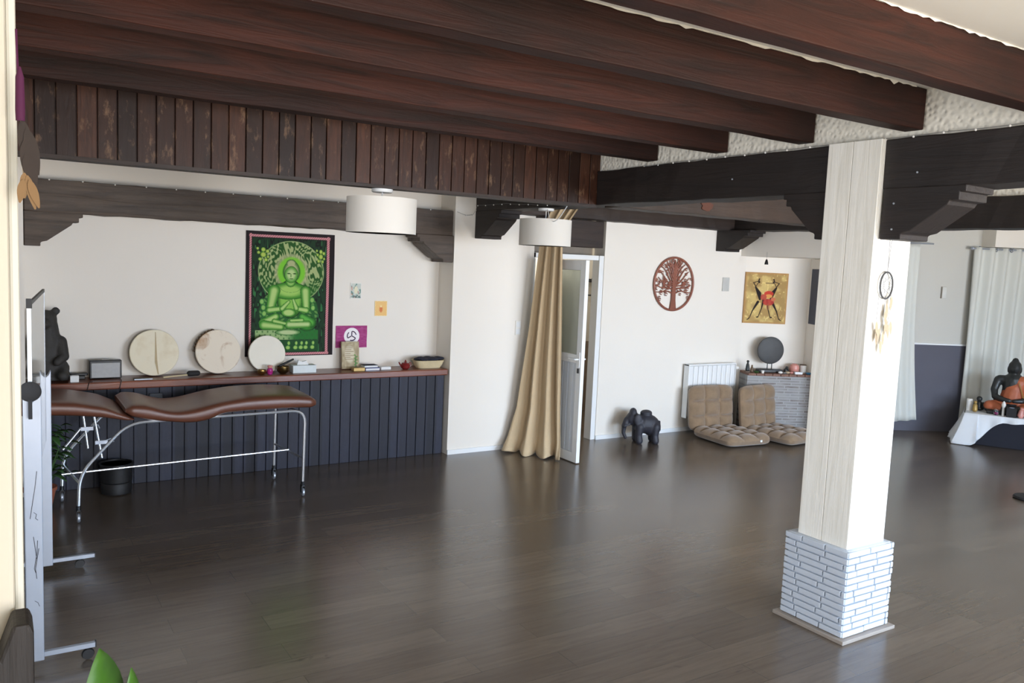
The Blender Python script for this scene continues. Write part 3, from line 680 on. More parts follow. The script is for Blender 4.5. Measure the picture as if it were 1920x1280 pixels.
# ---- whiteboard on wheeled stand
wb = thing('whiteboard_stand', (.2, 5.1, 0), 'tall pivoting whiteboard on a wheeled aluminium stand, seen edge-on at left', 'whiteboard')
def W_(mb, *a, **k): return shift(mb, .2, 5.1).build(*a, **k)
mb = MB().prism([(.112, .05), (.188, .05), (.188, 1.38), (.172, 1.36), (.15, 1.335), (.128, 1.36), (.112, 1.38)], 4.43, 4.48, 'Y'); up = W_(mb, 'upright', M['alu'], wb, smooth=False, bevel=.004)
mb = MB().prism([(.232, .05), (.298, .05), (.298, 1.30), (.282, 1.27), (.265, 1.255), (.248, 1.27), (.232, 1.30)], 5.76, 5.81, 'Y'); W_(mb, 'upright', M['alu'], wb, smooth=False, bevel=.004)
for pts in ([(.165, 1.0), (.158, .93), (.145, .84), (.135, .77)], [(.15, .8), (.162, .79), (.158, .77), (.168, .76)], [(.148, .68), (.155, .62), (.16, .57)], [(.165, .66), (.162, .6), (.15, .52), (.156, .5)], [(.17, .62), (.155, .52), (.16, .47)], [(.15, .36), (.163, .35), (.17, .33)], [(.125, .22), (.128, .12)]):
    W_(MB().tube([(x, 4.4285, z) for x, z in pts], .0012, 5), 'pen_scribble', M['black'], up, smooth=False)
def slab(xa, ya, xb, yb, z0, z1, th, m=None):
    d = Vector((xb-xa, yb-ya, 0)).normalized(); q = Vector((-d.y, d.x, 0))*th/2; m = m or MB()
    vs = [(xa+s*q.x+(e*(xb-xa)), ya+s*q.y+e*(yb-ya), z) for z in (z0, z1) for e in (0, 1) for s in (-1, 1)]
    return m.add(vs, [(0, 1, 3, 2), (4, 6, 7, 5), (0, 4, 5, 1), (2, 3, 7, 6), (0, 2, 6, 4), (1, 5, 7, 3)])
bd_ = W_(slab(.146, 4.51, .262, 5.74, .86, 1.785, .008), 'board_surface', M['board'], wb, smooth=False)
W_(slab(.1445, 4.49, .1465, 4.515, .86, 1.775, .018), 'board_edge_frame', M['white_pvc'], wb, smooth=False)
W_(slab(.2615, 5.735, .2635, 5.755, .86, 1.80, .012), 'board_edge_frame', M['alu'], wb, smooth=False)
W_(slab(.1455, 4.50, .263, 5.75, 1.785, 1.803, .012), 'board_edge_frame', plain('grey_rail', (96, 98, 98), .5), wb, smooth=False)
W_(slab(.1443, 4.485, .1470, 4.515, 1.775, 1.82, .024), 'corner_cap', M['black'], wb, smooth=False)
W_(MB().tube([(-.2, 4.455, .075), (.412, 4.455, .075)], .0165, 4), 'foot', M['alu'], wb, smooth=False)
W_(MB().tube([(-.1, 5.785, .075), (.535, 5.785, .075)], .0165, 4), 'foot', M['alu'], wb, smooth=False)
for x, y in ((.38, 4.455), (-.15, 4.455), (.45, 5.785), (-.05, 5.785)):
    W_(MB().lathe([(0, -.012), (.026, -.012), (.03, 0), (.026, .012), (0, .012)], (x, y, .031), 18, 'Y').tube([(x, y, .04), (x, y, .075)], .01, 6), 'castor', M['black'], wb)
for x, y in ((.412, 4.455), (.535, 5.785)): W_(MB().box(x, x+.006, y-.014, y+.014, .06, .093), 'end_cap', M['black'], wb)
kn = MB().lathe([(0, -.02), (.03, -.02), (.047, -.012), (.047, 0), (.0, 0)], (.142, 4.41, 1.39), 28, 'Y').box(.134, .15, 4.395, 4.41, 1.26, 1.36).tube([(.142, 4.41, 1.39), (.142, 4.47, 1.39)], .008)
W_(kn, 'pivot_knob', M['black_rough'], wb)

# ---- counter things
def drum(name, x, rad, label, hide, y=7.80, tilt=-9, grp='frame drums on the counter'):
    t = thing(name, (x, y, CZ+.008), label, 'frame drum', group=grp); t.rotation_euler = (math.radians(tilt), 0, 0)
    MB().lathe([(rad-.012, .0), (rad, .0), (rad, .05), (rad-.012, .05), (rad-.012, 0)], (0, 0, rad+.001), 64, 'Y').build('hoop', M['hoop'], t)
    MB().lathe([(0, -.004), (rad*.6, -.004), (rad-.002, -.003), (rad+.003, .002), (rad+.003, .014)], (0, 0, rad+.003), 64, 'Y').build('drumhead', hide, t); return t
d1_ = drum('frame_drum', 1.215, .203, 'large hide drum with a vertical seam, leftmost of the three drums', M['skin'])
MB().prism([(.0, .12), (.022, .01), (.03, .012), (.02, .14), (.014, .39), (.008, .39)], -.0052, -.003, 'Y').build('hide_seam', plain('hide_seam', (176, 156, 116), .6), d1_, smooth=False)
d2_ = drum('frame_drum', 1.765, .2, 'hide drum with a brown stain, middle one of the three', M['skin2'])
mb = MB()
for k in range(9):
    a = PI*.55+k*.16; mb.tube([(.205*math.cos(a), .005, .203+.205*math.sin(a)), (.214*math.cos(a+.06), .025, .203+.214*math.sin(a+.06)), (.205*math.cos(a+.1), .048, .203+.205*math.sin(a+.1))], .006, 6)
mb.build('lacing', M['hoop'], d2_)
drum('frame_drum', 2.21, .172, 'small plain white drum leaning in front of the tapestry', M['skin3'], 7.78)
# speaker
t = thing('table_speaker', (.815, 7.8, CZ), 'silver box speaker on the counter left of the drums', 'speaker')
MB().box(-.125, .125, -.035, .035, .004, .162).build('case', M['black'], t, bevel=.006)
MB().box(-.112, .112, -.039, -.033, .012, .142).build('grille', M['silver'], t, bevel=.003)
MB().box(-.03, .03, -.02, .02, .162, .167).build('control_strip', M['silver'], t, bevel=.002)
cd = MB().tube([(.70, 7.62, .936), (.67, 7.592, .93), (.655, 7.588, .86), (.66, 7.6, .75), (.7, 7.62, .62)], .003, 6)
tag(cd.build('power_cable', M['black'], None), 'thin dark cable hanging over the counter edge below the speaker', 'cable')
cd = MB().tube([(.92, 7.62, .936), (.915, 7.592, .93), (.9, 7.588, .86), (.9, 7.6, .8)], .003, 6)
tag(cd.build('power_cable', M['black'], None), 'short dark cable hanging from the counter, right of the longer one', 'cable')
tag(MB().box(.535, .60, 7.64, 7.69, CZ, CZ+.055).build('white_box', M['card'], None, bevel=.003), 'small white box on the counter beside the dark bear statue', 'box')
mb = MB().box(.53, .66, 7.80, 7.88, CZ, CZ+.03).box(.55, .68, 7.81, 7.86, CZ+.03, CZ+.05); tag(mb.build('black_case', M['black'], None, bevel=.005), 'flat black case on the counter behind the small white box', 'case')
mb = MB().box(1.02, 1.17, 7.63, 7.69, CZ, CZ+.012); t = mb.build('mobile_phone', M['black'], None, bevel=.003); tag(t, 'phone lying on the counter in front of the seamed drum', 'phone')
MB().box(1.022, 1.168, 7.628, 7.632, CZ+.002, CZ+.010).build('phone_edge', M['alu'], t)
t = thing('drum_mallet', (1.4, 7.68, CZ), 'drum mallet with a dark padded head between two drums', 'mallet')
MB().tube([(-.14, -.02, .012), (.1, .03, .022)], .007, 8).build('handle', M['wicker'], t)
MB().limb([(.09, .03, .03), (.16, .045, .03)], [.027, .025]).build('padded_head', M['black_rough'], t)
def bowl(name, x, y, r_, h, label, mat, cat='bowl', grp=None):
    t = thing(name, (x, y, CZ), label, cat, group=grp)
    MB().lathe([(r_*.45, 0), (r_*.8, h*.25), (r_, h*.6), (r_*.97, h), (r_*.9, h), (r_*.92, h*.6), (r_*.72, h*.32), (0, h*.15)]).build('bowl_body', mat, t); return t
bowl('singing_bowl', 2.13, 7.69, .042, .045, 'small brass bowl at the foot of the white drum', M['brass'])
sb_ = bowl('singing_bowl', 2.335, 7.71, .062, .07, 'larger dark brass bowl with a striker resting inside', M['dkbrass'])
tag(MB().limb([(2.31, 7.72, 1.005), (2.44, 7.74, 1.06)], [.012, .009]).build('bowl_striker', M['black'], None), 'dark wooden striker leaning out of the brass bowl', 'striker')
t = thing('tealight_jar', (2.205, 7.69, CZ), 'magenta glass jar between the two brass bowls', 'jar')
MB().lathe([(.02, 0), (.028, .015), (.026, .05), (.018, .06)]).build('jar_body', M['magenta'], t)
MB().lathe([(.018, .06), (.024, .07), (.024, .085), (0, .088)]).build('lid', M['pink'], t)
t = thing('tissue_box', (2.54, 7.74, CZ), 'white tissue box on the counter under the tapestry corner', 'tissue box')
MB().box(-.115, .115, -.055, .055, 0, .075).build('carton', plain('pale_blue_white', (214, 222, 224), .7), t, bevel=.003)
MB().prism([(-.06, 0), (.05, 0), (.03, .04), (-.01, .03), (-.05, .045)], -.01, .012, 'Y').build('tissue', M['card'], t).location = (0, 0, .074)
t = thing('plaque_easel', (3.06, 7.83, CZ+.003), 'beige framed print with a green sprig, propped on the counter', 'plaque'); t.rotation_euler = (math.radians(-7), 0, 0)
def f_pl(U, V):
    C = lerp(np.zeros(U.shape+(3,))+np.array([186., 172, 140]), (150, 134, 100), nz(U, V, 10, 6)); C = lerp(C, (206, 196, 168), sst(0, .3, ell(U, V, .45, .45, .33, .38)))
    for y in np.arange(.16, .7, .07): C = lerp(C, (140, 120, 90), (abs(V-y) < .012)*(U > .2)*(U < .6+.1*math.sin(y*40)))
    for k in range(7): C = lerp(C, (60, 110, 50), sst(0, .4, cap(U, V, .8, .95, .78+.03*math.sin(k*2), .5+.06*k, .02))); C = lerp(C, (90, 140, 60), sst(0, .4, ell(U, V, .74+.12*(k % 2), .5+.06*k, .07, .03)))
    return C
painted('print_panel', .185, .275, 60, 90, f_pl, M['print'], t, .012).location = (-.092, 0, .002)
MB().box(-.008, .008, .012, .09, 0, .012).build('rear_strut', M['hoop'], t)
tag(MB().box(3.03, 3.15, 7.66, 7.73, CZ, CZ+.035).build('small_box', M['gold'], None, bevel=.003), 'small gold box in front of the propped beige print', 'box')
t = thing('book', (3.24, 7.74, CZ), 'dark blue paperback lying on the counter beside the gold box', 'book')
MB().box(-.075, .075, -.06, .06, 0, .022).build('pages', M['card'], t); MB().box(-.078, .078, -.064, .064, .022, .028).box(-.078, -.075, -.064, .064, 0, .028).box(-.078, .078, -.064, .064, -.0005, .002).build('cover', M['blue'], t, bevel=.001)
t = thing('book', (3.235, 7.76, CZ+.029), 'white-edged book lying on top of the blue one', 'book')
MB().box(-.07, .07, -.05, .05, 0, .018).build('pages', M['card'], t); MB().box(-.072, .072, -.053, .053, .018, .022).build('cover', M['navycloth'], t)
tag(MB().box(3.34, 3.45, 7.70, 7.78, CZ, CZ+.03).build('card_pack', M['card'], None, bevel=.003), 'white card pack lying right of the books', 'card pack')
t = thing('teapot', (3.61, 7.70, CZ), 'small dark red teapot near the right end of the counter', 'teapot')
MB().lathe([(.028, 0), (.045, .015), (.05, .04), (.038, .066), (.02, .072)]).build('pot_body', M['red'], t)
MB().lathe([(.022, .07), (.012, .08), (.006, .083), (.009, .092), (0, .098)]).build('lid', M['red'], t)
MB().tube(fillet([(-.045, 0, .03), (-.06, 0, .05), (-.075, 0, .075)], .02), [.01]+[.008]*7+[.006], 8).build('spout', M['red'], t)
MB().tube([(.045+.02*math.sin(k*PI/8), 0, .045+.022*math.cos(k*PI/8)) for k in range(9)], .005, 6).build('handle', M['red'], t)
t = thing('wicker_basket', (3.90, 7.76, CZ), 'pale basket filled with dark cloth at the right end of the counter', 'basket')
def rrect(a, b, n=32, p=.55): return [(a*math.copysign(abs(math.cos(2*PI*k/n))**p, math.cos(2*PI*k/n)), b*math.copysign(abs(math.sin(2*PI*k/n))**p, math.sin(2*PI*k/n))) for k in range(n+1)]
P = [[(x, y, z) for x, y in rrect(a, b)] for a, b, z in ((.02, .01, .002), (.13, .065, 0), (.15, .08, .03), (.17, .095, .08), (.178, .1, .084), (.165, .09, .08), (.14, .07, .03), (.02, .01, .02))]
MB().grid(P).build('basket_body', M['wicker'], t)
mb = MB(); r = random.Random(8)
for k in range(14): mb.ball((r.uniform(-.13, .13), r.uniform(-.05, .05), .085+r.uniform(0, .02)), (.05, .04, .018), 10, 6)
tag(shift(mb, -3.90, -7.76, -CZ).build('folded_cloth', M['navycloth'], None, remesh=.008), 'dark navy cloth bundled in the pale basket', 'cloth')
# bear statue
t = thing('bear_statue', (.385, 7.78, CZ+.012), 'large dark carved bear-like statue at the left end of the counter', 'statue')
mb = MB().ball((0, 0, .2), (.135, .10, .22)).ball((.02, 0, .09), (.14, .1, .1)).limb([(0, 0, .3), (-.01, -.02, .46)], [.1, .085]).ball((-.015, -.02, .50), (.085, .085, .085))
mb.ball((-.03, -.10, .475), (.045, .06, .04)).ball((.058, -.01, .575), (.034, .022, .034)).ball((-.09, -.01, .565), (.032, .022, .032))
mb.limb([(.09, -.03, .32), (.11, -.09, .2), (.06, -.13, .16)], [.05, .042, .035]).limb([(-.1, -.03, .32), (-.11, -.09, .2), (-.06, -.13, .16)], [.05, .042, .035])
mb.limb([(.09, -.04, .06), (.1, -.13, .045)], [.065, .045]).limb([(-.09, -.04, .06), (-.1, -.13, .045)], [.065, .045]).box(-.14, .15, -.1, .09, 0, .03)
mb.build('bear_body', M['stone'], t, remesh=.011)

# ---- pendant lamps
lampz = 2.25
def lamp(x, y, ztop, label):
    t = thing('pendant_lamp', (x, y, ztop), label, 'lamp', group='white drum pendant lamps')
    dz = lampz-ztop
    MB().lathe([(.242, 0), (.245, .0), (.245, .245), (.242, .245), (.242, 0)], (0, 0, dz), 64).build('lamp_shade', M['shade'], t)
    MB().lathe([(0, .012), (.238, .012), (.238, .016), (0, .016)], (0, 0, dz), 48).build('diffuser', plain('white_diffuser', (244, 244, 242), .25, var=.01), t)
    mb = MB()
    for k in range(3):
        a = 2*PI*k/3; mb.tube([(.01*math.cos(a), .01*math.sin(a), dz+.2), (.242*math.cos(a), .242*math.sin(a), dz+.24)], .003, 6)
    mb.build('spider', M['alu'], t)
    MB().tube([(0, 0, -.02), (0, 0, dz+.1)], .004, 8).ball((0, 0, dz+.11), .03).build('cord', M['white_pvc'], t)
    MB().lathe([(0, -.024), (.068, -.024), (.074, -.018), (.074, 0), (0, 0)]).build('ceiling_rose', M['white_pvc'], t)
    return t
lamp(2.33, 5.44, 2.559, 'white drum lamp under the plank boarding, left and larger of the two')
lamp(4.41, 6.42, 2.599, 'white drum lamp in front of the beige curtain, the farther one')
mb = MB().tube(fillet([(4.33, 5.98, 2.60), (4.325, 6.1, 2.48), (4.34, 6.25, 2.46), (4.38, 6.35, 2.585)], .12), .004, 6)
tag(mb.build('lamp_cable', M['white_pvc'], None), 'loose white cable looping to the farther drum lamp', 'cable')
# ---- fairy lights
def fairy(pts, step, label, nb):
    t = thing('fairy_lights', pts[0], label, 'string lights', group=None); o = Vector(pts[0])
    P = []
    for a, b in zip(pts, pts[1:]):
        a, b = Vector(a), Vector(b); n = max(2, int((b-a).length/.08))
        for i in range(n): s_ = i/n; P.append(a.lerp(b, s_)-o+Vector((0, 0, -.004*math.sin(PI*((i % 5)/5)))))
    P.append(Vector(pts[-1])-o); MB().tube(P, .0018, 5).build('wire', M['cord'], t)
    for i in range(2, len(P)-1, max(1, len(P)//nb)): MB().ball(P[i]+Vector((0, 0, -.004)), .0065, 8, 5).build('tiny_bulb', M['white_c'], t)
    return t
fairy([(.24, 7.642, 2.592), (2.0, 7.642, 2.588), (4.06, 7.642, 2.590)], 0, 'string of tiny lights along the top edge of the weathered wall beam', 14)
fairy([(4.1, 7.6, 2.58), (4.2, 7.59, 2.55), (4.28, 7.58, 2.56), (4.32, 7.56, 2.66), (4.323, 7.0, 2.66), (4.323, 6.2, 2.62)], 0, 'tangled wire of tiny lights on the short dark beam by the curtain', 9)
fairy([(4.205, 5.3, 2.852), (4.165, 4.4, 2.856), (4.165, 3.3, 2.858), (4.165, 1.9, 2.858)], 0, 'string of tiny lights along the top of the long dark main beam', 16)

# ---- door, frame, curtain
fr = MB().box(5.1, 5.145, 7.65, 7.76, 0, 2.2).box(6.035, 6.1, 7.63, 7.76, 0, 2.2).box(5.1, 6.1, 7.65, 7.76, 2.145, 2.2)
struct(fr, 'trim_door_frame', M['white_pvc'], smooth=False, bevel=.003)
struct(MB().box(5.145, 6.1, 7.86, 7.9, 2.2, 2.32), 'trim_over_door', plain('grey_brown_board', (120, 112, 102), .7), smooth=False)
dr = bpy.data.objects.new('door_1', None); COL.objects.link(dr); dr.location = (5.15, 7.63, 0); dr['kind'] = 'structure'
Y0, Y1 = -.90, -.01
mb = MB().box(0, .045, Y0, Y0+.085, .01, 2.135).box(0, .045, Y1-.085, Y1, .01, 2.135).box(0, .045, Y0+.085, Y1-.085, .01, .11).box(0, .045, Y0+.085, Y1-.085, 2.03, 2.135).box(0, .045, Y0+.085, Y1-.085, 1.06, 1.15)
mb.build('door_frame', M['white_pvc'], dr, smooth=False, bevel=.003)
MB().box(.015, .03, Y0+.085, Y1-.085, 1.15, 2.03).build('glass_pane', M['frost'], dr, smooth=False)
mb = MB().box(.012, .033, Y0+.085, Y1-.085, .11, 1.06)
for k in range(1, 8): mb.box(.007, .012, Y0+.085+.09*k-.035, Y0+.085+.09*k+.035, .12, 1.05)
mb.build('lower_panel', plain('grey_white_panel', (206, 212, 218), .4, var=.02), dr, smooth=False)
mb = MB().box(-.008, 0, Y0+.02, Y0+.06, 1.02, 1.18).tube(fillet([(-.008, Y0+.04, 1.105), (-.05, Y0+.04, 1.105), (-.05, Y0+.15, 1.105)], .02), .009).tube(fillet([(.045, Y0+.04, 1.105), (.09, Y0+.04, 1.105), (.09, Y0+.13, 1.105)], .02), .009)
mb.build('handle', M['white_pvc'], dr); MB().box(-.01, 0, Y0+.03, Y0+.052, .96, 1.01).build('key_lock', M['black'], dr)
hk = thing('coat_hook', (7.17, 9.25, 1.86), 'dark coat hook on the hallway wall seen through the open door', 'hook')
HY = 9.3
MB().box(-.12, .14, -.02, .0, -.02, .03).build('back_plate', M['black'], hk)
for k in (-.07, .08): MB().tube(fillet([(k, -.02, 0), (k, -.1, -.01), (k+.02, -.12, .05)], .03), .012, 8).tube(fillet([(k, -.02, -.01), (k-.01, -.04, -.2), (k+.03, -.1, -.2), (k+.04, -.11, -.14)], .03), .01, 8).build('hook_arm', M['black'], hk)

def cur(u, t):   # u: 0 left/back edge .. 1 right/front edge ; t: 0 floor .. 1 top
    zs = [0, .18, .5, .9, 1]
    lx = np.interp(t, zs, [4.78, 4.90, 4.98, 5.045, 5.14]); ly = np.interp(t, zs, [7.56, 7.50, 7.46, 7.40, 7.36])
    rx = np.interp(t, zs, [5.12, 5.11, 5.10, 5.07, 5.30]); ry = np.interp(t, zs, [6.97, 7.0, 7.03, 7.06, 7.10])
    x = lx+(rx-lx)*u; y = ly+(ry-ly)*u
    a = (.028*(1-t)+.020); ph = 2*PI*(3.1*u+.25*math.sin(3*t)); w = math.sin(ph)+.35*math.sin(1.7*ph+1)
    fl_ = max(0, .06-t)/.06
    return (x-a*w*.9*(1 if u < .97 else .3)-.03*fl_*(1+math.sin(ph+1)), y-a*w*.55-.04*fl_*(1+math.sin(ph)), .004+2.69*t+.012*fl_*(1+math.sin(ph*1.3)))
P = [[cur(j/90, i/60) for j in range(91)] for i in range(61)]
ct = MB().grid(P).build('beige_curtain', M['beige'], None, solid=.003); tag(ct, 'floor-length beige curtain gathered beside the open white door', 'curtain')
t = thing('light_switch', (4.925, 7.619, 1.36), 'white wall switch plate left of the beige curtain', 'switch')
MB().box(-.035, .035, -.01, 0, -.08, .08).build('plate', M['white_c'], t, bevel=.003)
for z in (-.04, .035): MB().box(-.024, .024, -.014, -.009, z-.028, z+.028).build('rocker', M['white_pvc'], t, bevel=.002)

# ---- tree of life disc
t = thing('tree_disc', (7.21, 7.60, 1.895), 'round copper-coloured openwork disc carved as a tree', 'wall decoration')
R0 = .34
MB().tube([(R0*.965*math.cos(a), 0, R0*.965*math.sin(a)) for a in np.linspace(0, 2*PI, 64, endpoint=False)], .014, 8, close=True).build('ring', M['copper'], t)
mb = MB().prism([(-.05, -.33), (.055, -.33), (.035, -.2), (.03, -.05), (.035, .1), (.02, .25), (0, .3), (-.02, .2), (-.03, .0), (-.03, -.2)], -.008, .008, 'Y')
mb.build('trunk', M['copper'], t)
mb = MB(); r = random.Random(12)
for k in range(9):
    for s_ in (-1, 1):
        a0 = .12+k*.155; L = .30-.008*k; z0 = -.12+k*.035; pts = []
        for i in range(6):
            q = i/5; pts.append((s_*(.02+L*q*math.cos(a0)*.95), 0, z0+L*q*math.sin(a0)+.02*math.sin(q*5+k)))
        pts = [(x, y, z) if math.hypot(x, z) < .32 else (x*.32/math.hypot(x, z), y, z*.32/math.hypot(x, z)) for x, y, z in pts]
        mb.tube(pts, [.009, .0085, .008, .007, .006, .005], 6)
mb.build('branches', M['copper'], t)
mb = MB(); cnt = 0
while cnt < 92:
    x = r.uniform(-.31, .31); z = r.uniform(-.2, .31)
    if math.hypot(x, z) > .305 or (abs(x) < .05 and z < .1) or (z < -.12+abs(x)*-.1 and abs(x) < .17): continue
    q = r.uniform(.012, .019); cnt += 1
    mb.tube([(x+q*math.cos(a), 0, z+q*math.sin(a)) for a in np.linspace(0, 2*PI*(.85), 12)], .0055, 6)
lf = mb.build('leaves', M['copper'], t)
tag(MB().box(8.08, 8.2, 7.605, 7.619, 1.82, 2.0).build('wall_vent', plain('grey_vent', (190, 190, 186), .6), None, bevel=.003), 'small grey plate on the wall between the tree disc and the dancers picture', 'wall plate')

# ---- radiator
t = thing('radiator', (7.47, 7.5, .19), 'white panel radiator behind the left floor chair', 'radiator')
mb = MB()
for k in range(10): mb.box(.004+.084*k, .080+.084*k, 0, .075, .02, .67)
mb.build('elements', M['white_pvc'], t, bevel=.008)
MB().box(-.008, .0, -.005, .085, 0, .69).box(.842, .85, -.005, .085, 0, .69).build('side_panel', M['white_pvc'], t, bevel=.003)
MB().box(-.008, .85, 0, .08, .672, .69).build('top_grille', M['white_pvc'], t, bevel=.003)
MB().tube([(.87, .03, .62), (.92, .03, .62)], .022).tube([(.84, .03, .62), (.88, .03, .62)], .01).build('thermostat_valve', M['white_c'], t)

# ---- floor chairs
def pillow(w, l, th, cu_, cv_, name, parent, bend=lambda x, y, z: (x, y, z), rnd=.12):
    nu, nv = 16*cu_+1, 12*cv_+1; P = {}
    def pt(i, j, sgn):
        u, v_ = i/(nu-1), j/(nv-1); a, b = 2*u-1, 2*v_-1
        k = max(0, (1-abs(a)**7))*max(0, (1-abs(b)**7)); e = k**.42
        q = abs(math.sin(PI*u*cu_))**.45*abs(math.sin(PI*v_*cv_))**.45
        z = sgn*th/2*e*(.3+.7*q) if sgn > 0 else -th/2*e
        cr_ = 1-rnd*(abs(a)**6)*(abs(b)**6)
        return bend(a*w/2*cr_, b*l/2*cr_, z)
    mb = MB(); mb.grid([[pt(i, j, 1) for j in range(nv)] for i in range(nu)]); mb.grid([[pt(i, j, -1) for j in range(nv)] for i in range(nu)])
    return mb.build(name, M['velour'], parent, ang=70)
def floor_chair(loc, rz, label, lean):
    t = thing('floor_chair', loc, label, 'floor chair', rz, 'tufted floor chairs')
    pillow(.70, .74, .15, 3, 4, 'seat_cushion', t, lambda x, y, z: (x, y-.36, z+.078))
    ca, sa = math.cos(lean), math.sin(lean)
    pillow(.70, .58, .15, 3, 3, 'back_cushion', t, lambda x, y, z: (x, .02-z*ca*1.0+(y+.29)*sa+.0, .055+(y+.29)*ca+z*sa))
    mb = MB().box(.12, .15, -.738, -.728, .06, .085); mb.build('white_tag', M['card'], t)
    return t
floor_chair((7.72, 7.28, 0), math.radians(-6), 'brown tufted floor chair in front of the white radiator, the left one', .10)
floor_chair((8.40, 7.10, 0), math.radians(4), 'brown tufted floor chair against the brick hearth, the right one', .12)

# ---- elephant
t = thing('elephant_statue', (6.55, 7.28, 0), 'small dark elephant statue on the floor by the white wall', 'statue', math.radians(-25))
mb = MB().ball((.03, 0, .23), (.17, .11, .12)).ball((.1, 0, .2), (.11, .1, .12)).ball((-.13, 0, .29), (.085, .075, .085))
for x, y in ((-.06, -.07), (-.06, .07), (.14, -.07), (.14, .07)): mb.limb([(x, y, .2), (x-.01, y, .1), (x, y*1.05, .035)], [.055, .043, .047])
mb.limb([(-.2, 0, .27), (-.235, -.01, .2), (-.24, -.01, .12), (-.215, -.02, .06)], [.042, .032, .025, .02])
for s_ in (-1, 1):
    mb.ball((-.09, s_*.085, .29), (.05, .018, .075)); mb.limb([(-.18, s_*.04, .22), (-.25, s_*.05, .2)], [.014, .008], 8)
mb.limb([(.2, 0, .26), (.215, 0, .15)], [.014, .01], 8); mb.ball((-.13, 0, .37), (.045, .05, .05)).ball((.03, 0, .36), (.075, .06, .04))
mb.build('elephant_body', M['ele'], t, remesh=.0095)

# ---- hearth with mantel, gong and small things (local frame of the diagonal wall)
ht = thing('hearth', onD(.02, 0, 0), 'low corner hearth of thin grey brick strips with a brick ledge', 'hearth', DA)
MB().box(0, .87, -.30, -.005, 0, .735).build('strip_brick_face', M['hearth'], ht, smooth=False)
mb = MB(); 
for k in range(8): mb.box(k*.11+.002, k*.11+.106, -.33, -.005, .735, .765)
mb.build('brick_ledge', plain('red_brick_ledge', (122, 88, 74), .7, var=.3, scale=8), ht, smooth=False, bevel=.004)
MZ = .7655
def onM(s, q): return onD(s, q, MZ)
t = thing('gong', onM(.36, .17), 'round dark gong disc on a stand on the hearth ledge', 'gong', DA)
MB().box(-.17, .17, -.05, .05, 0, .045).build('stand_base', M['black'], t, bevel=.008)
MB().tube([(-.03, 0, .04), (-.03, 0, .14)], .006).tube([(.03, 0, .04), (.03, 0, .14)], .006).build('stand_rods', M['black'], t)
MB().lathe([(0, -.018), (.15, -.018), (.178, -.01), (.182, 0), (.178, .012), (0, .02)], (0, 0, .295), 48, 'Y').build('gong_disc', plain('dark_gong', (58, 58, 58), .55, .2, var=.3, scale=14), t)
def fig(name, s_, q, label, cat, parts, grp=None):
    t = thing(name, onM(s_, q), label, cat, DA, grp)
    for n_, mb, m_ in parts: mb.build(n_, m_, t)
    return t
fig('figurine', .05, .2, 'small dark standing figurine at the left end of the hearth ledge', 'figurine', [('figure_body', MB().limb([(0, 0, .03), (0, 0, .09), (0, 0, .12)], [.028, .022, .012]).ball((0, 0, .14), .018), M['bronze']), ('figure_base', MB().box(-.03, .03, -.03, .03, 0, .012), M['hoop'])])
fig('figurine', .095, .24, 'second small figurine, lower and brown, beside the dark one', 'figurine', [('figure_body', MB().limb([(0, 0, .02), (0, 0, .07)], [.022, .014]).ball((0, 0, .09), .012), M['hoop'])])
fig('green_dish', .15, .26, 'small dark green dish between the figurines and the gong', 'dish', [('dish_body', MB().lathe([(.02, 0), (.04, .02), (.036, .022), (0, .008)]), M['dkgreen'])])
fig('candle_cup', .225, .29, 'little white cup on the ledge in front of the gong base, left', 'cup', [('cup_body', MB().lathe([(.016, 0), (.02, .035), (.016, .035), (.013, .01), (0, .01)]), M['white_c'])])
for k, (s_, q, rr, lb) in enumerate(((.475, .27, .026, 'white pebble right of the gong base'), (.53, .28, .02, 'small grey pebble beside the white pebble'), (.575, .26, .028, 'cream shell-like stone on the middle of the ledge'), (.64, .24, .022, 'pale pinkish stone left of the pink jar'))):
    fig('stone', s_, q, lb, 'stone', [('stone_body', MB().ball((0, 0, rr*.6), (rr*1.25, rr, rr*.65)), (M['white_c'], M['cord'], M['feather_w'], M['pink'])[k])], 'stones on the ledge')
fig('dark_ornament', .605, .14, 'small dark rounded ornament behind the cream stone', 'ornament', [('ornament_body', MB().ball((0, 0, .03), (.035, .03, .03)).ball((.01, 0, .065), .02), M['bronze'])])
fig('pink_jar', .715, .15, 'pink rounded jar near the right end of the ledge', 'jar', [('jar_body', MB().lathe([(.04, 0), (.062, .03), (.066, .07), (.055, .11), (.03, .12), (.03, .126), (0, .128)]), M['pink'])])
fig('candle_jar', .835, .15, 'white candle jar to the right of the pink jar', 'candle jar', [('jar_body', MB().lathe([(.04, 0), (.042, .11), (.038, .11), (.038, .08), (0, .08)]), M['white_c']), ('rim', MB().lathe([(.043, .108), (.043, .116), (.038, .116), (.038, .108)]), M['hoop'])])
fig('white_soap', .72, .27, 'flat white block lying in front of the pink jar', 'block', [('block_body', MB().box(-.05, .05, -.02, .02, 0, .03), M['card'])])
fig('turquoise_dish', .86, .27, 'turquoise dish at the right end of the ledge', 'dish', [('dish_body', MB().lathe([(.02, 0), (.045, .02), (.041, .022), (0, .008)]), M['turq'])])
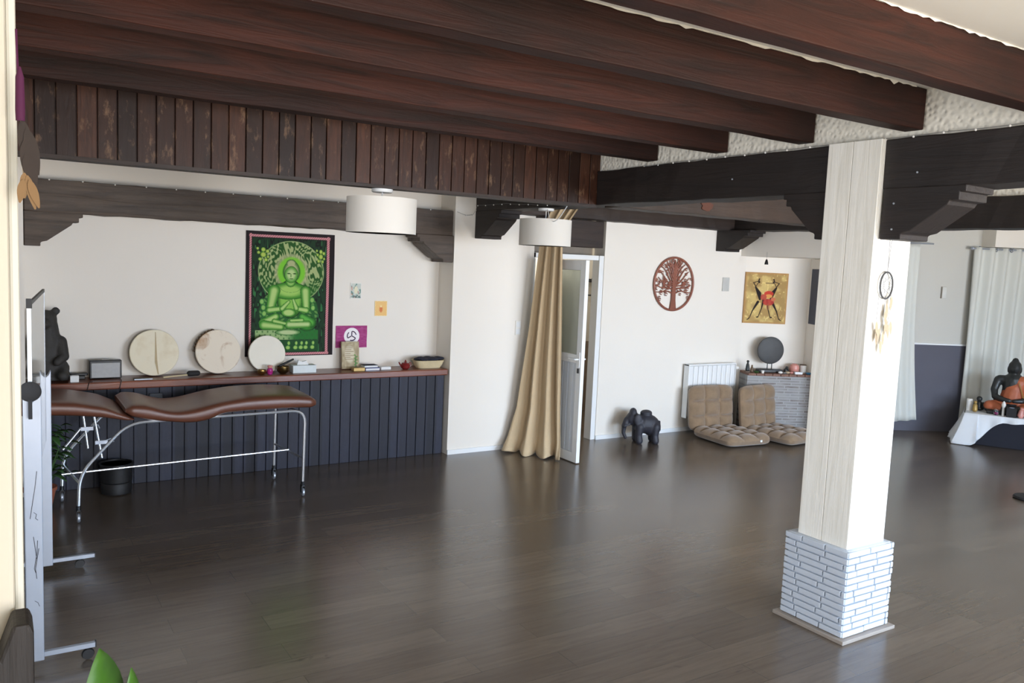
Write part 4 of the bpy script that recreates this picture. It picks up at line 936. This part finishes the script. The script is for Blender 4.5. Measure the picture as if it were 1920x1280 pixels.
# picture of two dancers
def f_dance(U, V):
    X, Y = U*335, V*415; n = nz(U, V, 9, 21); n2 = nz(U, V, 30, 22)
    C = lerp(np.zeros(U.shape+(3,))+np.array([166., 136, 84]), (202, 176, 112), sst(.35, .8, n)); C = lerp(C, (236, 214, 140), sst(.7, .95, n2)*.7)
    C = lerp(C, (176, 134, 84), ((U < .035) | (U > .965) | (V < .03) | (V > .97))*.8)
    def dr(C, col, *a): return lerp(C, col, sst(-.05, .12, cap(X, Y, *a)))
    K = (34, 26, 24)
    for m_ in (0, 1):
        f = (lambda x: x) if m_ == 0 else (lambda x: 335-x-6)
        C = dr(C, K, f(108), 52, f(104), 66, 5); C = lerp(C, K, sst(0, .2, ell(X, Y, f(108), 78, 8, 9)))
        C = dr(C, K, f(108), 70, f(64), 84, 3); C = dr(C, K, f(64), 84, f(84), 116, 3.5); C = dr(C, K, f(84), 116, f(100), 84, 2.5)
        C = dr(C, K, f(84), 122, f(112), 170, 7, 17); C = dr(C, K, f(112), 170, f(122), 218, 17, 8)
        C = dr(C, K, f(108), 240, f(70), 312, 11, 5); C = dr(C, K, f(70), 312, f(50), 372, 5, 3); C = dr(C, K, f(50), 372, f(34), 386, 4)
        C = dr(C, K, f(150), 222, f(140), 290, 9, 5); C = dr(C, K, f(140), 290, f(116), 366, 4, 3); C = dr(C, K, f(116), 362, f(106), 364, 5)
    C = lerp(C, (196, 60, 46), sst(0, .25, ell(X, Y, 190, 170, 42, 26))*.95); C = lerp(C, (214, 150, 80), sst(0, .3, ell(X, Y, 190, 190, 34, 18)))
    C = lerp(C, (176, 66, 56), sst(0, .25, ell(X, Y, 150, 200, 28, 28))*.85); C = lerp(C, (180, 58, 50), sst(0, .25, ell(X, Y, 190, 240, 50, 30))*.9); C = lerp(C, (196, 110, 80), sst(0, .3, ell(X, Y, 226, 214, 22, 18)))
    C = lerp(C, (150, 90, 60), sst(0, .3, ell(X, Y, 190, 275, 16, 30))*.6); C = dr(C, (90, 70, 50), 160, 84, 230, 84, 3)
    return C
t = painted('dancers_picture', .59, .68, 150, 170, f_dance, M['paint'], None, .02); t.location = onD(.005, .004, 1.405); t.rotation_euler = (0, 0, DA)
tag(t, 'square ochre picture of two slender dark dancers above the hearth', 'picture')
t = thing('hanging_bell', (8.39, 7.18, 2.36), 'tiny dark bell hanging on a string above the dancers picture', 'bell')
MB().tube([(0, 0, -.01), (0, 0, -.1)], .0015, 5).build('string', M['cord'], t)
MB().lathe([(.002, 0), (.012, -.01), (.022, -.05), (.024, -.07), (.0, -.065)], (0, 0, -.1), 16).build('bell_body', M['black'], t)
tp = onD(.905, .24, 1.43)
t = MB().box(-.018, 0, -.3, .16, 0, .73, Matrix.Translation(tp) @ Matrix.Rotation(DA, 4, 'Z')).build('dark_wall_panel', plain('dark_blue_frame', (40, 46, 66), .4), None, smooth=False, bevel=.003)
tag(t, 'dark blue framed panel on the side wall, partly hidden by the column', 'wall panel')

# ---- far wall: grey panel, curtains, thermostat
gp = thing('grey_wall_panel', onD(2.0, .004, 0), 'slate grey wall covering behind the white curtains and the draped table', 'wall panel', DA)
MB().box(-.1, 3.0, -.02, 0, .0, 1.2).build('fabric_panel', M['greypanel'], gp, smooth=False)
MB().box(-.1, 3.0, -.03, 0, 1.2, 1.222).build('top_rail', M['white_pvc'], gp, smooth=False)
t = thing('thermostat', onD(2.80, .0, 1.92), 'small white thermostat box on the wall left of the large white curtain', 'thermostat', DA)
MB().box(-.025, .035, -.03, 0, -.08, .08).build('case', plain('greyish_white', (208, 208, 202), .5), t, bevel=.004); MB().box(-.032, -.024, -.028, 0, -.08, .08).build('side_cover', plain('tan_grey', (156, 150, 140), .6), t)
def rod(s0, s1, z, q, label, rings):
    t = thing('curtain_rod', onD(s0, q, z), label, 'curtain rod', DA)
    MB().tube([(0, 0, 0), (s1-s0, 0, 0)], .011).build('pole', M['alu'], t)
    MB().ball((-.02, 0, 0), .026).build('finial', M['alu'], t)
    MB().tube([(.03, 0, 0), (.03, q-.004, 0)], .008).build('bracket', M['alu'], t)
    for x in rings: MB().tube([(x-s0+.0*a, .03*math.cos(a), .03*math.sin(a)-.0) for a in np.linspace(0, 2*PI, 16, endpoint=False)], .006, 6, close=True).build('ring', M['alu'], t)
    return t
rod(3.12, 4.9, 2.535, .1, 'long metal curtain rod over the large white curtain at right', [3.2, 3.44, 3.66, 3.9, 4.15, 4.4])
rod(1.5, 2.56, 2.57, .07, 'short metal curtain rod showing just right of the white column', [])
def voile(s0, s1, z0, z1, q, n, amp, label, edge=None, seed=0):
    P = []
    for i in range(41):
        tz = i/40; row = []
        for j in range(14*n+1):
            u = j/(14*n); ph = 2*PI*n*u+.5*math.sin(4*tz+seed); s_ = s0+(s1-s0)*u
            if edge: s_ = s0+(edge(tz)-s0)*u
            zz = z0+(z1-z0)*tz
            row.append(onD(s_, q+amp*math.sin(ph)*(.7+.3*math.sin(3*u+tz*2)), zz-(.03*math.sin(u*PI) if i == 0 else 0)))
        P.append(row)
    o = MB().grid(P).build('white_curtain', M['voile'], None, solid=.002); return tag(o, label, 'curtain', 'white curtains on the far wall')
voile(3.13, 4.85, .05, 2.555, .1, 9, .04, 'wide white curtain on a rod with rings behind the altar table')
voile(1.7, 2.4, .16, 2.55, .07, 5, .024, 'narrow white curtain beside the column, ending above the grey panel base', lambda t_: 2.38+.16*(1-t_)-.05*math.sin(PI*(1-t_)), 2)

# ---- altar table
AL = math.radians(-63); AO = Vector((10.52, 5.62, 0))
at_ = thing('low_table', AO, 'low table draped in black under the white cloth, holding the seated statue', 'table', AL)
MB().box(.03, 1.45, .12, .66, 0, .385).build('black_drape', M['cloth_k'], at_, smooth=False, bevel=.01)
MB().box(.0, 1.48, .09, .69, .385, .397).build('table_top', M['cloth_k'], at_, bevel=.003)
# white cloth
P = []
def drop(u):   # u along the perimeter from back-left corner: 0..A left side, A.. front
    return None
A_ = .6; per = []; n = 150
for i in range(n+1):
    q = i/n*(A_+1.5)
    if q < A_: x, y, nx, ny = 0-.005, .69-q, -1, 0; dz = .37
    else:
        x, y, nx, ny = q-A_, .085, 0, -1; xx = q-A_
        dz = .395 if xx < .12 else max(.09, .395-1.35*(xx-.12)) if xx < .5 else .09+.02*math.sin(xx*6)
        dz = .395-(.395-.085)*float(sst(.06, .42, np.array(xx))) if xx < .42 else dz*.9
    k = max(0, 1-abs(q-A_)/.09); ang = 0
    if k > 0: nx, ny = (nx*(1-k)-k*.7, ny*(1-k)-k*.7)
    col = []
    for j in range(11):
        s_ = j/10; fl2 = .018*s_*math.sin(q*34)+(.015+.16*s_**1.3*(dz/.4))*(1 if q < A_+.15 else .25)
        col.append((x+nx*fl2, y+ny*fl2, .402-dz*s_))
    per.append(col)
mb = MB().grid(per)
mb.box(-.003, 1.49, .085, .695, .3975, .402)
oc = mb.build('white_altar_cloth', M['cloth_w'], None, solid=.002); oc.location = AO; oc.rotation_euler = (0, 0, AL)
tag(oc, 'white cloth over the low table, hanging in folds to the floor at its left end', 'tablecloth')
TZ = .4035
def al(lx, ly, z=TZ): return (AO.x+lx*math.cos(AL)-ly*math.sin(AL), AO.y+lx*math.sin(AL)+ly*math.cos(AL), z)
bt = thing('seated_statue', al(.50, .46), 'dark bronze seated statue in a terracotta robe on the low table', 'statue', AL)
mb = MB().limb([(0, 0, .16), (0, -.0, .3), (0, 0, .42)], [.14, .125, .12]).limb([(-.15, 0, .44), (.15, 0, .44)], [.055, .055]).limb([(0, 0, .46), (0, -.01, .54)], [.05, .042])
mb.ball((0, -.02, .595), (.07, .078, .085)).ball((0, -.005, .625), (.075, .08, .07)).ball((0, -.0, .695), (.038, .04, .035))
for s_ in (-1, 1):
    mb.ball((s_*.072, -.01, .575), (.012, .02, .045)); mb.limb([(s_*.17, 0, .43), (s_*.205, -.03, .3), (s_*.19, -.08, .215), (s_*.09, -.15, .19), (s_*.03, -.17, .185)], [.052, .046, .042, .034, .028])
    mb.limb([(s_*.09, -.03, .09), (s_*.24, -.12, .08), (s_*.1, -.2, .075), (-s_*.06, -.2, .07)], [.085, .075, .055, .04])
mb.ball((0, -.095, .585), (.014, .018, .022)).ball((0, -.088, .56), (.024, .012, .008)).box(-.27, .27, -.24, .12, 0, .045)
mb.build('figure_body', M['bronze'], bt, remesh=.011)
mb = MB().limb([(0, -.01, .2), (.02, -.012, .32), (.06, -.012, .4)], [.142, .13, .105]).limb([(.13, 0, .44), (.2, -.02, .33), (.2, -.06, .24)], [.064, .056, .052])
for s_ in (-1, 1): mb.limb([(s_*.09, -.04, .095), (s_*.235, -.12, .085), (s_*.12, -.19, .08)], [.088, .08, .062])
mb.build('robe', M['robe'], bt, remesh=.011)
MB().tube([(.06+.01*k, -.145+.002*k, .42-.03*k) for k in range(8)], .006, 6).build('robe_fold', M['gold'], bt)
def af(name, lx, ly, label, cat, parts):
    t = thing(name, al(lx, ly), label, cat, AL)
    for n_, mb, m_ in parts: mb.build(n_, m_, t)
    return t
af('pillar_candle', -.0+.03, .33, 'thick white pillar candle at the left end of the low table', 'candle', [('wax', MB().lathe([(.035, 0), (.036, .15), (.03, .155), (0, .15)]), M['white_c']), ('wick', MB().tube([(0, 0, .15), (0, 0, .165)], .002, 5), M['black'])])
af('gold_figurine', .10, .25, 'small golden figurine between the pillar candle and the dark figure', 'figurine', [('figure_body', MB().limb([(0, 0, .03), (0, 0, .08), (0, 0, .1)], [.034, .028, .016]).ball((0, 0, .125), .02), M['gold'])])
af('dark_figurine', .14, .42, 'small black seated figurine left of the big seated statue', 'figurine', [('figure_body', MB().ball((0, 0, .03), (.06, .045, .03)).limb([(0, 0, .05), (0, 0, .1)], [.04, .034]).ball((0, 0, .155), (.034, .034, .036)).limb([(-.045, 0, .1), (-.055, -.02, .05)], [.016, .014]).limb([(.045, 0, .1), (.055, -.02, .05)], [.016, .014]), M['bronze'])])
af('folded_card', .25, .5, 'low white card lying behind the glass tealight', 'card', [('card_body', MB().box(-.065, .065, -.03, .03, 0, .03), M['card'])])
af('glass_tealight', .34, .17, 'small glass tealight holder with magenta inside', 'candle holder', [('glass', MB().lathe([(.025, 0), (.036, .03), (.03, .08), (.027, .08), (.032, .03), (.02, .008), (0, .008)]), M['glass']), ('wax', MB().lathe([(.02, .009), (.028, .03), (.026, .034), (0, .034)]), M['magenta'])])
af('flame_candle', .415, .17, 'slim white candle with a pointed flame-shaped top in front of the statue', 'candle', [('wax', MB().lathe([(.015, 0), (.014, .1), (.02, .12), (.026, .14), (.018, .17), (.003, .19), (0, .19)]), M['white_c'])])
af('dark_cube_holder', .505, .15, 'dark cube-shaped candle holder in front of the statue', 'candle holder', [('cube_body', MB().box(-.055, .055, -.05, .05, 0, .115), M['black_rough']), ('opening', MB().lathe([(.03, .1152), (.03, .119), (.024, .119), (.024, .1152)]), M['alu'])])
af('hand_ornament', .605, .16, 'pale pink rounded ornament at the right edge of the picture', 'ornament', [('ornament_body', MB().limb([(0, 0, .03), (.005, 0, .08)], [.04, .03]).ball((.01, 0, .11), .022), M['pink'])])
af('dark_pebble', .575, .14, 'tiny black pebble on the white cloth at the right edge', 'stone', [('stone_body', MB().ball((0, 0, .009), (.018, .014, .009)), M['black'])])
# ---- flat black thing on the floor at the right edge
tag(MB().lathe([(.0, 0), (.13, 0), (.14, .012), (.13, .028), (0, .032)], (8.53, 3.86, .0005), 36).build('black_disc', M['black_rough'], None), 'flat round black disc on the floor at the right edge', 'disc')

# ---- dream catchers
t = thing('dreamcatcher', (4.262, 2.785, 2.052), 'small dreamcatcher with cream feathers hanging on the white column', 'dreamcatcher')
RR = .058; RZ = .075
MB().tube([(RR*math.cos(a), 0, RZ*math.sin(a)) for a in np.linspace(0, 2*PI, 36, endpoint=False)], .005, 6, close=True).build('hoop', plain('dark_grey_cord', (70, 70, 70), .8), t)
mb = MB()
for k in range(8):
    a, b = 2*PI*k/8, 2*PI*(k+3)/8; mb.tube([(RR*math.cos(a), 0, RZ*math.sin(a)), (RR*math.cos(b), 0, RZ*math.sin(b))], .0011, 4)
mb.build('web', M['cord'], t)
MB().tube([(0, 0, RZ), (-.002, .0, .3)], .0015, 5).tube([(.0, 0, RZ), (.012, 0, .24), (.03, 0, .27)], .0015, 5).build('hanging_cord', M['cord'], t)
mb = MB()
for x, z0, z1 in ((-.06, -.04, -.2), (0, -RZ, -.27), (.05, -.04, -.21)): mb.tube([(x, 0, z0), (x-.006, 0, z1)], .0014, 5)
mb.build('bead_strings', M['cord'], t)
r = random.Random(6); mb = MB()
for x, z in ((-.075, -.23), (-.04, -.27), (0, -.29), (.035, -.25), (.06, -.23), (.01, -.13), (.05, -.09), (-.02, -.34), (-.06, -.28), (.02, -.22), (.0, -.17)):
    leaf_mesh(mb, (x, -.003-.006*r.random(), z+.03), (r.uniform(-.3, .3), 0, -1), .085, .026, 0, up=(0, 1, 0), fold=0)
mb.build('feathers', M['feather_w'], t, smooth=False)
t = thing('purple_dreamcatcher', (.030, 1.15, 2.33), 'purple cord with brown feathers hanging on the near white wall end', 'dreamcatcher')
MB().tube([(-.002, -.006, .012), (-.001, -.006, -.03), (.0, -.006, -.045)], .0012, 6).build('cord', M['purple'], t)
MB().lathe([(.0012, -.03), (.0045, -.042), (.0052, -.08), (.0048, -.092), (0, -.092)], (.001, -.006, 0), 12).build('tassel', M['purple'], t)
MB().tube([(.0015, -.006, -.09), (.002, -.006, -.13), (.004, -.006, -.17)], .0007, 5).build('bead_string', M['feather_w'], t)
mb = MB(); mb2 = MB()
yy = [-.006]
for x, z, dx, L in ((.003, -.09, .10, .055), (.007, -.10, .22, .055), (.004, -.115, .16, .055), (.006, -.13, .25, .04)): yy.append(yy[-1]-.0008); leaf_mesh(mb, (x, yy[-1], z), (dx, 0, -1), L, .013, 0, up=(0, 1, 0), fold=0)
for x, z, dx, L in ((.004, -.152, .0, .03), (.007, -.155, .2, .04), (.003, -.16, -.15, .028), (.009, -.16, .3, .034)): yy.append(yy[-1]-.0008); leaf_mesh(mb2, (x, yy[-1], z), (dx, 0, -1), L, .008, 0, up=(0, 1, 0), fold=0)
mb.build('brown_feathers', M['feather'], t, smooth=False); mb2.build('tan_feathers', M['feather_t'], t, smooth=False)
